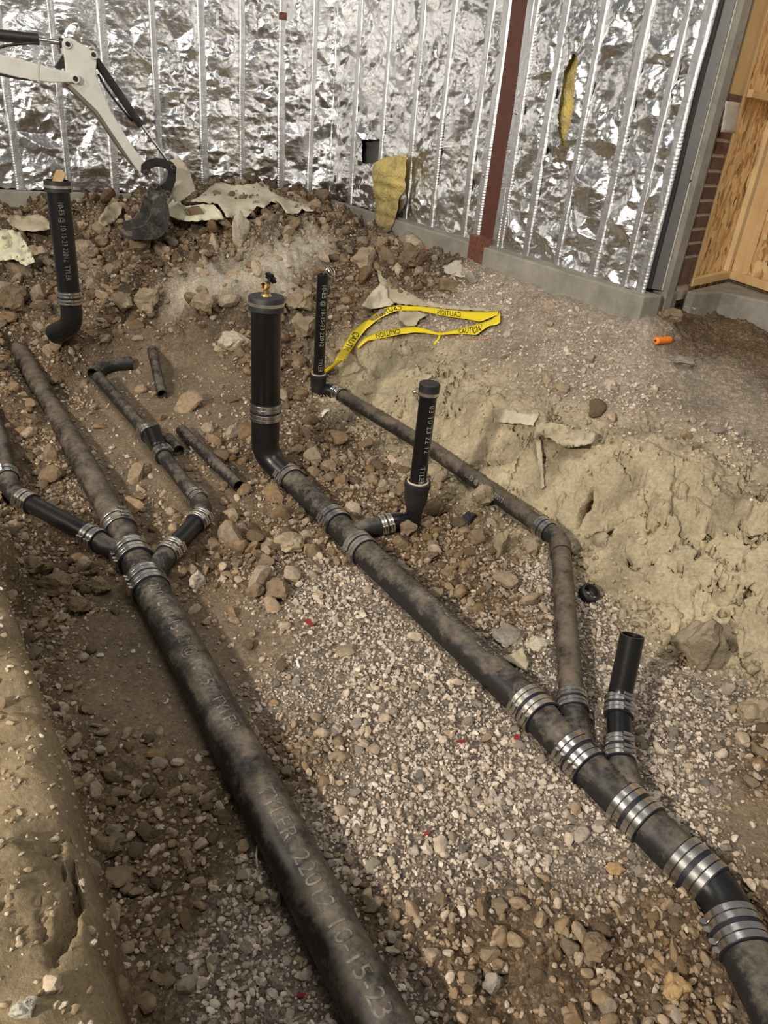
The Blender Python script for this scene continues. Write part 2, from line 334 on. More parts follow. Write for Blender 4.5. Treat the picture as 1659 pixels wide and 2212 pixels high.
# ------------------------------------------------------------------ terrain: surveyed heights (photo pixel, height), triangulated
ZN = 'GDCPMULS'            # gravel, dirt, clay, plateau, mound rubble, powder, left bank
SOIL = {'G': (.36, .30, .24), 'D': (.185, .130, .080), 'C': (.47, .395, .265), 'P': (.37, .31, .245), 'M': (.165, .120, .078), 'U': (.62, .55, .44), 'L': (.30, .235, .145), 'S': (.235, .180, .122)}  # mound M and left bank L also darkened to stand in for weaker light
GRIT = {'G': 1.0, 'D': .75, 'C': .05, 'P': .5, 'M': .8, 'U': .12, 'L': .12, 'S': .3}
AMP = {'G': .35, 'D': .75, 'C': .5, 'P': .4, 'M': 1.9, 'U': .9, 'L': .35, 'S': .4}
S = []
def pts(z, *a): S.extend([(*atz(px, py, h), z) for px, py, h in a])
pts('G', (600, 2212, .03), (850, 2212, .03), (450, 2100, .04), (560, 1900, .04), (800, 1800, .04), (1000, 1900, .03), (1200, 1850, .04), (700, 1500, .06), (900, 1600, .05), (1100, 1700, .05),
    (1500, 1650, .10), (1400, 1550, .09), (1450, 1800, .09), (700, 1300, .07), (850, 1400, .06), (760, 1250, .07), (1150, 1450, .09), (1300, 1450, .10), (1450, 1500, .12), (1000, 1750, .04), (1620, 1500, .13), (1150, 1250, .11), (520, 2000, .04), (430, 2212, .04), (1300, 1300, .11))
pts('D', (330, 2212, .05), (1050, 2212, .0), (1250, 2130, .02), (1400, 2212, .03), (1659, 2212, .06), (1659, 1950, .13), (300, 2000, .05), (1000, 2060, .02), (1150, 1980, .03), (1380, 2000, .03), (250, 1700, .05), (1659, 1650, .14),
    (90, 1300, .07), (150, 1200, .07), (60, 1150, .10), (30, 1020, .15), (110, 1000, .14), (500, 1200, .08), (620, 1180, .08), (620, 1620, .05), (800, 1980, .03), (480, 1760, .045))
pts('S', (400, 1600, .05), (180, 1500, .06), (250, 1380, .06), (560, 1400, .06), (380, 1480, .05), (500, 1330, .06), (1560, 1750, .12), (1640, 1800, .13))
pts('D', (850, 1200, .10), (1000, 1200, .11), (700, 1080, .12), (850, 1060, .13), (960, 1120, .12), (650, 920, .15), (760, 960, .14), (620, 850, .18), (560, 1000, .13), (1050, 1300, .10))
pts('S', (300, 1000, .13), (450, 1060, .12), (250, 900, .16), (420, 900, .17), (500, 900, .17), (230, 960, .14), (250, 790, .21), (400, 790, .22), (480, 830, .2), (200, 745, .30), (330, 745, .28), (450, 745, .32))
pts('D', (100, 850, .15), (60, 805, .19), (0, 850, .30), (0, 900, .24), (30, 940, .18))
pts('M', (0, 760, .27), (0, 700, .36), (60, 730, .31), (80, 690, .40), (140, 724, .40), (165, 702, .45), (200, 690, .46), (300, 690, .48), (400, 700, .45), (480, 690, .45), (540, 720, .38), (630, 740, .35), (660, 790, .25),
    (0, 620, .51), (100, 620, .52), (200, 610, .57), (330, 620, .60), (660, 650, .50), (720, 690, .46), (0, 520, .75), (100, 520, .74), (220, 520, .77), (330, 525, .80), (430, 540, .78), (740, 590, .70), (800, 640, .60))
pts('U', (430, 620, .60), (520, 630, .57), (540, 570, .78), (600, 590, .70), (640, 550, .78), (690, 520, .82), (480, 590, .70))
pts('M', (420, 382, 1.12), (480, 380, 1.14), (560, 387, 1.13), (620, 397, 1.10), (680, 418, 1.03), (450, 440, 1.02), (560, 440, 1.02), (640, 460, .98), (700, 460, .95),
    (520, 500, .90), (760, 520, .83), (800, 490, .90), (840, 560, .80), (900, 600, .75), (960, 600, .79))
pts('D', (1460, 700, .87), (1500, 668, .89), (1560, 672, .89), (1659, 690, .89), (1659, 760, .80), (1560, 745, .80), (1480, 735, .82), (1330, 700, .81), (1200, 665, .80))
pts('P', 
    (1000, 650, .73), (1100, 680, .74), (1200, 720, .74), (1300, 745, .75), (1400, 770, .76), (1540, 800, .74), (870, 690, .54), (960, 720, .55), (1080, 760, .58), (1250, 820, .60), (1400, 850, .62), (1550, 880, .62), (1659, 920, .60))
pts('C', (930, 760, .47), (800, 800, .30))
def foot(px, py, left):
    c_ = np.array([-.74, 6.951, 0]); a_ = nrm([-.553, .833, 0]); b_ = nrm([-.833, -.553, 0]); n_ = -a_ if left else b_
    p = onplane(px, py, c_ + n_ * .085, n_); return tuple(p)
fpx = [(1069, 582), (1178, 623), (1283, 658), (1387, 690)]; fpx = [(x_, float(np.interp(x_, [a[0] for a in fpx], [a[1] for a in fpx]))) for x_ in range(1069, 1388, 35)] + [(1395, 692)]
for left, zz_, L_ in ((True, 'M', ((0, 440), (120, 434), (250, 428), (330, 424))), (False, 'M', ((853, 506), (912, 535), (983, 558))), (False, 'P', [(1030, 566)] + fpx)):
    for q_ in L_: fp_ = foot(*q_, left); S.append((*fp_, zz_)); n_ = np.array([.553, -.833]) if left else np.array([-.833, -.553]); S.append((fp_[0] - n_[0] * .2, fp_[1] - n_[1] * .2, fp_[2], zz_))
B = [(700, 830, .17), (760, 880, .15), (900, 970, .15), (1060, 1080, .13), (1200, 1160, .12), (1290, 1260, .12), (1400, 1340, .12), (1500, 1400, .12), (1659, 1480, .13)]
T = [(740, 760, .30), (830, 745, .40), (900, 780, .42), (1000, 830, .48), (1100, 890, .48), (1200, 930, .48), (1320, 970, .50), (1450, 1010, .52), (1659, 1110, .50)]
iB = len(S); pts('C', *B); iT = len(S); pts('C', *T)
EDGE = [(-40, 1110, .50), (0, 1195, .50), (70, 1400, .50), (130, 1540, .50), (160, 1700, .50), (200, 1850, .50), (240, 2050, .50), (290, 2212, .50), (340, 2330, .50)]
ln = np.array([.83, .56])
E0 = [atz(*e) for e in EDGE]
iE = len(S); S.extend([(*e, 'L') for e in E0])
iF = len(S)
for e in E0: S.append((e[0] + .012 * ln[0], e[1] + .012 * ln[1], .07, 'D'))
for off, h in ((-.03, .535), (-.12, .575), (-.35, .61), (-.9, .64)):
    for e in E0[::2]: S.append((e[0] + off * ln[0], e[1] + off * ln[1], h, 'L'))
for x, y, h, z in ((-4, 2.4, .62, 'D'), (-4, 5, .95, 'M'), (-3.4, 3.1, .40, 'D'), (-2.6, 2.6, .5, 'D'), (-3.5, 1, .66, 'L'), (-1.6, -.8, .66, 'L'), (-.2, -.8, .1, 'G'), (.6, -.8, .06, 'G'), (1.8, -.8, .2, 'G'), (2.2, .6, .3, 'G'), (2.0, 1.5, .25, 'C'),
                   (2.6, 1.2, .55, 'P'), (2.6, 2.2, .58, 'P'), (3.2, 3.5, .75, 'P'), (3, 5.5, .85, 'P'), (1, 8.2, 1.0, 'M'), (-1, 8.2, 1.1, 'M'), (-2.6, 8.2, 1.0, 'M'), (-4.5, 6.5, .95, 'M'), (-4.2, -.8, .66, 'L'), (4, -.8, .5, 'P'), (4, 8.2, .9, 'P'), (-4.5, 8.2, .95, 'M')):
    S.append((x, y, h, z))
edges = [(iB + i, iB + i + 1) for i in range(len(B) - 1)] + [(iT + i, iT + i + 1) for i in range(len(T) - 1)] + [(iE + i, iE + i + 1) for i in range(len(EDGE) - 1)] + [(iF + i, iF + i + 1) for i in range(len(EDGE) - 1)]
cdt = delaunay_2d_cdt([Vector((s[0], s[1])) for s in S], edges, [], 0, 1e-5)
cv = np.array([tuple(v) for v in cdt[0]]); orig = cdt[3]
zc = np.zeros(len(cv)); wc = np.zeros((len(cv), len(ZN)))
for i in range(len(cv)):
    if orig[i]: s = S[orig[i][0]]; zc[i] = s[2]; wc[i, ZN.index(s[3])] = 1
    else:
        dd = np.array([(s[0] - cv[i, 0]) ** 2 + (s[1] - cv[i, 1]) ** 2 for s in S]); k = np.argsort(dd)[:2]; q = 1 / (dd[k] + 1e-4); q /= q.sum()
        for a, b in zip(k, q): zc[i] += S[a][2] * b; wc[i, ZN.index(S[a][3])] += b
NX, NY = 500, 610
YG = -.45 + 8.1 * (np.linspace(0, 1, NY) ** 1.35); YMAX = YG[-1]
UG = np.linspace(-1, 1, NX)
gx0 = lambda y: -.15 - .02 * y
gw = lambda y: 1.55 + .215 * y
GY = np.repeat(YG[:, None], NX, 1); GX = gx0(GY) + gw(GY) * UG[None, :]
Z = np.zeros((NY, NX)); W = np.zeros((NY, NX, len(ZN)))
wx = .05 * fbm(GX * 4, GY * 4, 3.3, 3); wy = .05 * fbm(GX * 4, GY * 4, 8.8, 3)
def rast(X, Y, vals):
    out = np.zeros(X.shape + (vals.shape[1],)); 
    for tri in cdt[2]:
        for k in range(1, len(tri) - 1):
            a, b, c = cv[tri[0]], cv[tri[k]], cv[tri[k + 1]]; id_ = [tri[0], tri[k], tri[k + 1]]
            y0, y1 = min(a[1], b[1], c[1]) - .2, max(a[1], b[1], c[1]) + .2
            r0, r1 = np.searchsorted(YG, (y0, y1))
            if r1 <= r0: continue
            xs = X[r0:r1]; ys = Y[r0:r1]
            det = (b[1] - c[1]) * (a[0] - c[0]) + (c[0] - b[0]) * (a[1] - c[1])
            if abs(det) < 1e-12: continue
            l1 = ((b[1] - c[1]) * (xs - c[0]) + (c[0] - b[0]) * (ys - c[1])) / det; l2 = ((c[1] - a[1]) * (xs - c[0]) + (a[0] - c[0]) * (ys - c[1])) / det; l3 = 1 - l1 - l2
            mk = (l1 >= -1e-9) & (l2 >= -1e-9) & (l3 >= -1e-9)
            if mk.any():
                v = l1[mk][:, None] * vals[id_[0]] + l2[mk][:, None] * vals[id_[1]] + l3[mk][:, None] * vals[id_[2]]
                out[r0:r1][mk] = v
    return out
Z = rast(GX, GY, zc[:, None])[..., 0]
W = rast(GX + wx, GY + wy, wc)
def blur(A, s):
    k = np.exp(-.5 * (np.arange(-3 * s, 3 * s + 1) / s) ** 2); k /= k.sum()
    for ax in (0, 1):
        P = np.pad(A, [(3 * s, 3 * s) if i == ax else (0, 0) for i in range(A.ndim)], 'edge')
        A = sum(k[j] * np.take(P, np.arange(j, j + A.shape[ax]), ax) for j in range(len(k)))
    return A
Z = blur(Z, 2); W = blur(W, 4)
W = np.clip(W, 0, 1) ** 1.6; W /= W.sum(-1, keepdims=True) + 1e-9
amp = (W * np.array([AMP[k] for k in ZN])).sum(-1)
f1, f2, hid = worley(GX * 9 + .6 * fbm(GX * 7, GY * 7, 1.0, 2), GY * 9 + .6 * fbm(GX * 7, GY * 7, 5.0, 2))
g1, g2, hid2 = worley(GX * 26, GY * 26)
clod = (hid * sm(.75, .1, f1) + .45 * hid2 * sm(.7, .1, g1))
iM = ZN.index('M'); iD = ZN.index('D'); iC = ZN.index('C'); iL = ZN.index('L'); iG = ZN.index('G'); iU = ZN.index('U'); iP = ZN.index('P')
Z += amp * .016 * fbm(GX * 5, GY * 5, 2.0, 4) + amp * .006 * fbm(GX * 30, GY * 30, 4.0, 3)
Z += (W[..., iM] * .085 + W[..., iD] * .028 + W[..., iU] * .03 + W[..., iP] * .006) * (clod - .25)
k1, k2, kh = worley(GX * 60, GY * 60)
Z += (W[..., iM] * .012 + W[..., iD] * .010 + W[..., iG] * .006 + W[..., iP] * .007 + W[..., iU] * .010) * (kh * sm(.7, .15, k1) - .2)
cl = W[..., iC] + .5 * W[..., iL]
lump = np.abs(fbm(GX * 3.2, GY * 3.2, GZ := Z * 3, 3))
Z += cl * (.08 * (lump - .35)) * sm(.05, .35, Z)
pw_x = .10 * fbm(GX * 6, GY * 6, 21., 3); pw_y = .10 * fbm(GX * 6, GY * 6, 25., 3)
e1, e2, eh = worley((GX + pw_x) * 4.2 + Z * 2, (GY + pw_y) * 4.2)
on = sm(.02, .30, fbm(GX * 1.7, GY * 1.7, 33., 2) + .12)
Z += cl * ((eh - .5) * .060 * sm(.0, .07, e2 - e1)) - cl * on * .05 * sm(.045, .010, (e2 - e1))
h1, h2, hh = worley((GX + pw_x) * 15, (GY + pw_y) * 15 + Z * 6)
Z += cl * ((hh - .5) * .020 * sm(0, .1, h2 - h1)) * sm(-.1, .3, fbm(GX * 2.5, GY * 2.5, 44., 2))
CRK = [([(1281, 1055), (1272, 1085), (1262, 1105), (1252, 1120), (1247, 1140)], .019, .11), ([(1325, 1135), (1320, 1150), (1312, 1163)], .013, .06), ([(1392, 1152), (1405, 1145), (1422, 1132)], .013, .06),
       ([(1355, 1205), (1362, 1222), (1388, 1235), (1398, 1222)], .012, .06), ([(1500, 1207), (1515, 1190), (1528, 1180)], .012, .06), ([(1600, 1290), (1618, 1280), (1630, 1265)], .013, .06), ([(1440, 1065), (1420, 1072), (1390, 1075), (1360, 1065)], .012, .05),
       ([(1005, 1010), (1035, 1000), (1060, 1003), (1120, 990)], .011, .05), ([(1020, 935), (1030, 920), (1050, 905)], .011, .05), ([(1345, 1420), (1400, 1330)], .004, .02), ([(1525, 1320), (1570, 1322), (1600, 1330)], .011, .05),
       ([(955, 920), (962, 900), (968, 880)], .011, .05), ([(1165, 1010), (1172, 990), (1165, 975)], .011, .05)]
LCR = [([(150, 1860), (158, 1900), (160, 1950), (145, 2020), (130, 2060), (118, 2085)], .016, .06), ([(85, 1955), (90, 2000), (100, 2040), (115, 2070)], .005, .04), ([(160, 1962), (180, 1950), (205, 1975)], .006, .04)]


class Terrain:
    def __call__(s, x, y):
        x = np.asarray(x, float); y = np.asarray(y, float)
        v = np.interp(y, YG, np.arange(NY)); u = ((x - gx0(y)) / gw(y) + 1) / 2 * (NX - 1)
        v = np.clip(v, 0, NY - 1.001); u = np.clip(u, 0, NX - 1.001); i = v.astype(int); j = u.astype(int); fv = v - i; fu = u - j
        return (Z[i, j] * (1 - fv) * (1 - fu) + Z[i + 1, j] * fv * (1 - fu) + Z[i, j + 1] * (1 - fv) * fu + Z[i + 1, j + 1] * fv * fu)
    def idx(s, x, y):
        v = np.clip(np.interp(y, YG, np.arange(NY)), 0, NY - 1).round().astype(int); u = np.clip(((x - gx0(y)) / gw(y) + 1) / 2 * (NX - 1), 0, NX - 1).round().astype(int); return v, u
ter = Terrain()
def hit(px, py, lift=0.0):
    r = ray(px, py); t = np.arange(.7, 8.5, .006); P = CC + t[:, None] * r
    below = P[:, 2] < ter(P[:, 0], P[:, 1]) + lift
    k = int(np.argmax(below)) if below.any() else len(t) - 1
    return P[k]
def groove(poly, wd, dp, X=None, Y=None, H_=None, jit=.5):
    X, Y, H_ = (GX, GY, Z) if X is None else (X, Y, H_)
    P = dens([hit(*p) for p in poly], .007)
    m = (X > P[:, 0].min() - .1) & (X < P[:, 0].max() + .1) & (Y > P[:, 1].min() - .1) & (Y < P[:, 1].max() + .1)
    if not m.any(): return
    P[:, 0] += wd * jit * 2 * perlin(np.arange(len(P)) * .21, len(P) * .3, 0); P[:, 1] += wd * jit * 2 * perlin(np.arange(len(P)) * .21, 9.3, len(P) * .3)
    xs = X[m]; ys = Y[m]; d = np.full(xs.shape, 9.0)
    for i, p in enumerate(P):
        k = .3 + .7 * math.sin(math.pi * (i + .5) / len(P)); d = np.minimum(d, np.hypot(xs - p[0], ys - p[1]) / k)
    H_[m] -= dp * sm(wd, wd * .35, d)
for c in LCR: groove(*c, jit=.15)

# ------------------------------------------------------------------ pipe routes (axis points), carved clear of the soil before the ground mesh is made
def A(*p): return [atz(*q) for q in p]
R_MAIN, R_LEFT, R_UP = .0585, .064, .056
right_main = A((625, 1033, .15), (723, 1127, .13), (780, 1185, .125), (1151, 1532, .11), (1251, 1637, .105), (1372, 1757, .105), (1502, 1882, .10), (1562, 1945, .10), (1594, 2020, .10), (1640, 2115, .10), (1720, 2260, .10))
left_main = A((255, 1132, .14), (285, 1195, .125), (319, 1261, .12), (424, 1450, .11), (555, 1700, .10), (712, 2000, .09), (822, 2212, .085), (900, 2370, .085))
left_up = A((255, 1132, .14), (214, 1062, .15), (146, 937, .17), (105, 870, .19), (60, 790, .225), (40, 757, .235))
left_arm = A((-30, 860, .26), (4, 960, .21), (17, 1032, .19), (24, 1062, .18), (58, 1083, .175), (197, 1158, .15), (232, 1182, .135), (288, 1215, .12))
left_two = A((331, 1245, .125), (347, 1217, .15), (366, 1190, .165), (397, 1154, .17), (430, 1122, .17), (440, 1098, .17), (424, 1076, .17), (380, 1030, .18), (351, 982, .19), (322, 940, .195), (212, 815, .25))
thin = A((704, 842, .20), (728, 848, .20), (940, 975, .205), (1175, 1142, .19), (1206, 1163, .19), (1212, 1190, .19), (1222, 1330, .17), (1236, 1518, .15), (1242, 1560, .135), (1262, 1640, .11))
stub = A((1372, 1735, .11), (1349, 1668, .135), (1338, 1620, .16), (1335, 1570, .18), (1337, 1530, .20), (1340, 1500, .225))
b0 = stub[-1]; stub_top = atz(1366, 1372, .40)
cap_branch = A((748, 1158, .13), (785, 1142, .15), (833, 1132, .165), (862, 1124, .175))
sp_base = atz(900, 1062, .30)
def carve(P, r, k=.35):
    P = dens(P, .02)
    m = (GX > P[:, 0].min() - .2) & (GX < P[:, 0].max() + .2) & (GY > P[:, 1].min() - .2) & (GY < P[:, 1].max() + .2)
    xs = GX[m]; ys = GY[m]; zz = Z[m]; best = np.full(xs.shape, 9.0); az = np.zeros(xs.shape)
    for p in P: d = np.hypot(xs - p[0], ys - p[1]); c = d < best; best = np.where(c, d, best); az = np.where(c, p[2], az)
    # soil lies up against the flanks of the pipe but not over it, and does not leave it hanging
    lim = az - k * r + np.maximum(best - r * 1.15, 0) * 1.2
    lo = az - r * 1.02
    near = best < r * 3
    zz = np.where(near, np.minimum(zz, lim), zz); zz = np.where(best < r * 1.6, np.maximum(zz, lo), zz); Z[m] = zz
for P, r, k in ((right_main, R_MAIN, .25), (left_main, R_LEFT, .35), (left_up, R_UP, -.25), (left_arm, .038, .4), (left_two, .04, .3), (thin, .042, 0.1), (cap_branch, .04, .2)): carve(P, r, k)
carve(stub, .036, .7)

V = np.stack([GX, GY, Z], -1).reshape(-1, 3)
ii = np.arange(NY * NX).reshape(NY, NX)
Fq = np.stack([ii[:-1, :-1], ii[:-1, 1:], ii[1:, 1:], ii[1:, :-1]], -1).reshape(-1, 4)
def bigmesh(name, V, F, mat, attrs=(), smooth=True):
    n = F.shape[1]; me = bpy.data.meshes.new(name); me.vertices.add(len(V)); me.vertices.foreach_set('co', V.astype(np.float32).ravel())
    me.loops.add(F.size); me.loops.foreach_set('vertex_index', F.astype(np.int32).ravel()); me.polygons.add(len(F))
    me.polygons.foreach_set('loop_start', np.arange(0, F.size, n, dtype=np.int32)); me.polygons.foreach_set('use_smooth', np.full(len(F), smooth))
    me.update(calc_edges=True); me.materials.append(mat)
    for an, kind, val in attrs:
        at = me.attributes.new(an, kind, 'POINT')
        if kind == 'FLOAT_COLOR': at.data.foreach_set('color', np.concatenate([val, np.ones((len(val), 1))], 1).astype(np.float32).ravel())
        else: at.data.foreach_set('value', val.astype(np.float32).ravel())
    o = bpy.data.objects.new(name, me); link(o); return o
soil = W @ np.array([SOIL[k] for k in ZN])
soil *= (1 + .16 * fbm(GX * 2.3, GY * 2.3, 9.0, 4))[..., None]
powder = sm(.15, .55, fbm(GX * 3, GY * 3, 12., 4)) * (W[..., iM] * .55 + W[..., iG] * .25 + W[..., iD] * .15)
soil = soil * (1 - powder[..., None]) + powder[..., None] * np.array([.37, .31, .24])
grit = (W * np.array([GRIT[k] for k in ZN])).sum(-1)
cell = lambda a: .25 * (a[:-1, :-1] + a[1:, :-1] + a[:-1, 1:] + a[1:, 1:])
mC = (cell(W[..., iC]) > .40) & (cell(GY) < 5.2) & (cell(GY) > 1.2); mL = cell(W[..., iL]) > .5
ground = bigmesh('ground', V, Fq[~(mC | mL).reshape(-1)], M['soil'], (('soil', 'FLOAT_COLOR', soil.reshape(-1, 3)), ('grit', 'FLOAT', grit.reshape(-1))))
tag(ground, 'dug trench floor of gravel and brown earth', kind='structure')
def compact(V_, F_, *at):
    u, inv = np.unique(F_.reshape(-1), return_inverse=True); return (V_[u], inv.reshape(F_.shape)) + tuple(a[u] for a in at)
v_, f_, c_, g_ = compact(V, Fq[mL.reshape(-1)], soil.reshape(-1, 3), grit.reshape(-1))
o = bigmesh('earth_bank', v_, f_, M['soil'], (('soil', 'FLOAT_COLOR', c_), ('grit', 'FLOAT', g_))); tag(o, 'rounded earth bank with cracks in the lower left', kind='structure')
r0_, r1_ = np.flatnonzero(mC.any(1))[[0, -1]] + [0, 1]; q0_, q1_ = np.flatnonzero(mC.any(0))[[0, -1]] + [0, 1]
def up2(a):
    a = a[r0_:r1_ + 1, q0_:q1_ + 1]; b = np.zeros((a.shape[0] * 2 - 1,) + a.shape[1:]); b[::2] = a; b[1::2] = .5 * (a[1:] + a[:-1]); c = np.zeros((b.shape[0], b.shape[1] * 2 - 1) + b.shape[2:]); c[:, ::2] = b; c[:, 1::2] = .5 * (b[:, 1:] + b[:, :-1]); return c
BX, BY, BZ, BW_ = up2(GX), up2(GY), up2(Z), up2(W[..., iC]); bs_ = up2(soil); bg_ = up2(grit)
fade = sm(.42, .75, BW_)
TX = BX * .59 - BY * .81; TC = BX * .81 + BY * .59 + BZ * .9                      # along the bank and up its face
Bp = np.stack([BX, BY, BZ], -1); du = np.gradient(Bp, axis=1); dv = np.gradient(Bp, axis=0); BN = np.cross(du, dv); BN /= np.linalg.norm(BN, axis=-1, keepdims=True) + 1e-12
qx = .07 * fbm(TX * 8, TC * 8, 21., 3); qy = .07 * fbm(TX * 8, TC * 8, 25., 3); BD = np.zeros(BX.shape)
for sc_, wd_, dp_, th_ in ((4.2, .022, .040, .14), (10.0, .026, .020, .20), (24., .06, .007, .05)):
    a1, a2, ah = worley((TX + qx) * sc_ + 3.1 * sc_, (TC + qy) * sc_)
    gate = sm(th_, th_ + .22, fbm(TX * 2.6 + sc_, TC * 2.6, sc_, 3)); BD -= fade * gate * dp_ * sm(wd_, wd_ * .3, a2 - a1)
    BD += fade * (ah - .5) * .075 / sc_ * sm(0, wd_ * 2, a2 - a1)
BD += fade * (.006 * fbm(TX * 24, TC * 24, 3., 3) + .022 * (np.abs(fbm(TX * 5, TC * 5, 13., 3)) - .3))
BD -= fade * .008 * sm(.5, .8, fbm(TX * 9, TC * 9, 61., 3))
for poly, wd_, dp_ in CRK:
    Pk = dens([hit(*p) for p in poly], .006); m = (BX > Pk[:, 0].min() - .15) & (BX < Pk[:, 0].max() + .15) & (BY > Pk[:, 1].min() - .15) & (BY < Pk[:, 1].max() + .15)
    if not m.any(): continue
    q = Bp[m]; d = np.full(len(q), 9.0); ax_ = nrm(np.cross(Pk[-1] - Pk[0], BN[m].mean(0)))
    for i, p in enumerate(Pk): k = .3 + .7 * math.sin(math.pi * (i + .5) / len(Pk)); d = np.minimum(d, np.linalg.norm(q - (p + ax_ * wd_ * .8 * float(perlin(i * .17, dp_ * 40, wd_ * 90))), axis=1) / k)
    BD[m] -= dp_ * 1.2 * sm(wd_ * .95, wd_ * .4, d)
Bp = Bp + BN * BD[..., None]; BX, BY, BZ = Bp[..., 0], Bp[..., 1], Bp[..., 2]
nb0, nb1 = BZ.shape; ib = np.arange(nb0 * nb1).reshape(nb0, nb1); mk2 = np.repeat(np.repeat(mC[r0_:r1_, q0_:q1_], 2, 0), 2, 1)
Fb = np.stack([ib[:-1, :-1], ib[:-1, 1:], ib[1:, 1:], ib[1:, :-1]], -1)[mk2]
bs_ = bs_ * (1 - .30 * (fade * sm(.1, .5, fbm(BX * 3.5, BY * 3.5, 71., 4)))[..., None]) * (1 + .10 * fbm(BX * 12, BY * 12, 75., 3))[..., None]
v_, f_, c_, g_ = compact(np.stack([BX, BY, BZ], -1).reshape(-1, 3), Fb, bs_.reshape(-1, 3), bg_.reshape(-1))
o = bigmesh('clay_bank', v_, f_, M['soil'], (('soil', 'FLOAT_COLOR', c_), ('grit', 'FLOAT', g_))); tag(o, 'cut bank of cracked tan clay right of the pipes', kind='structure')
print('bank tris', len(f_) * 2, 'left', mL.sum() * 2)

# ------------------------------------------------------------------ walls, kerb, columns
WD = np.array([-.553, .833, 0]); WN = np.array([-.833, -.553, 0])       # along the right wall (away), its room side normal
WD /= np.linalg.norm(WD); WN /= np.linalg.norm(WN)
CORNER = np.array([-.74, 6.951, 0]); LD = WN.copy(); LNn = -WD           # left wall runs along LD from the corner, faces -WD
ZW0, ZW1 = 1.0, 2.8
def wall_s(px, py, left):
    if left: p = onplane(px, py, CORNER, LNn); return float((p - CORNER) @ LD), p[2]
    p = onplane(px, py, CORNER, WN); return float((p - CORNER) @ -WD), p[2]
def wp(s, z, off, left):
    return CORNER + (LD * s + LNn * off if left else -WD * s + WN * off) + np.array([0, 0, z])
def tin_raster(P, H, S_, Z_):
    """Heights of a random triangulation: flat facets that meet in sharp creases, like crumpled foil."""
    out = np.zeros((len(Z_), len(S_))); r = delaunay_2d_cdt([Vector((float(a), float(b))) for a, b in P], [], [], 0, 1e-6)
    vv = np.array([tuple(v) for v in r[0]]); hh = np.array([H[o[0]] for o in r[3]])
    for t in r[2]:
        a, b, c = vv[t[0]], vv[t[1]], vv[t[2]]
        i0, i1 = np.searchsorted(S_, (min(a[0], b[0], c[0]), max(a[0], b[0], c[0]) + 1e-9)); j0, j1 = np.searchsorted(Z_, (min(a[1], b[1], c[1]), max(a[1], b[1], c[1]) + 1e-9))
        if i1 <= i0 or j1 <= j0: continue
        det = (b[1] - c[1]) * (a[0] - c[0]) + (c[0] - b[0]) * (a[1] - c[1])
        if abs(det) < 1e-12: continue
        x = S_[i0:i1][None, :]; y = Z_[j0:j1][:, None]
        l1 = ((b[1] - c[1]) * (x - c[0]) + (c[0] - b[0]) * (y - c[1])) / det; l2 = ((c[1] - a[1]) * (x - c[0]) + (a[0] - c[0]) * (y - c[1])) / det; l3 = 1 - l1 - l2
        m = (l1 >= -1e-9) & (l2 >= -1e-9) & (l3 >= -1e-9); sub = out[j0:j1, i0:i1]; sub[m] = (l1 * hh[t[0]] + l2 * hh[t[1]] + l3 * hh[t[2]])[m]
    return out
def crumple(s, z, seed):
    r = np.random.default_rng(int(seed * 10) + 3); w_ = s[-1] - s[0]; h_ = z[-1] - z[0]; out = 0
    for dx, dz, am in ((.15, .090, .030), (.060, .032, .0125), (.026, .014, .0045)):
        n = int(w_ * h_ / (dx * dz)); P = np.stack([s[0] + w_ * r.random(n), z[0] - .05 + (h_ + .1) * r.random(n)], 1); H = r.normal(0, 1, n) * .5 + r.uniform(-.8, .8, n)
        ez = np.linspace(z[0] - .1, z[-1] + .1, int(h_ / dz) + 3); E = np.concatenate([np.stack([np.full(len(ez), s[0] - 1e-3), ez], 1), np.stack([np.full(len(ez), s[-1] + 1e-3), ez], 1)])
        L_ = tin_raster(np.concatenate([P, E]), np.concatenate([H, np.zeros(len(E))]), s, z)
        SS, ZZ = np.meshgrid(s, z); msk = 1.0 if dx > .1 else sm(-.25, .35, perlin(SS * 4.5, ZZ * 3.2, seed + dx * 50)) * 1.25 + .15
        out = out + am * L_ * msk
    return out
wall_l = MB(); wall_r = MB()
P = wp(-.02, .6, -.10, True); wall_l.box(wp(-.15, .6, -.12, True), LD * 4.2, LNn * -.05, np.array([0, 0, 2.5]))
wall_r.box(wp(-.1, .6, -.12, False), -WD * 3.72, WN * -.05, np.array([0, 0, 2.5]))
wall_left = wall_l.obj('wall_left', M['concrete_dark']); tag(wall_left, 'left wall lined with crinkled silver foil insulation', kind='structure')
wall_right = wall_r.obj('wall_right', M['concrete_dark']); tag(wall_right, 'right wall lined with crinkled silver foil insulation', kind='structure')
studs_l = [-.02] + [wall_s(x, 200, True)[0] for x in (675, 608, 522, 437, 337, 232, 128, 15, -110, -250)]
sA = wall_s(1069, 300, False)[0]; sB = wall_s(1100, 300, False)[0]
studs_r = [.0] + [wall_s(x, 200, False)[0] for x in (772, 835, 902, 966, 1043)] + [sA - .004, sB + .004] + [wall_s(x, 200, False)[0] for x in (1135, 1195, 1275, 1368, 1448)] + [wall_s(1491, 200, False)[0]]
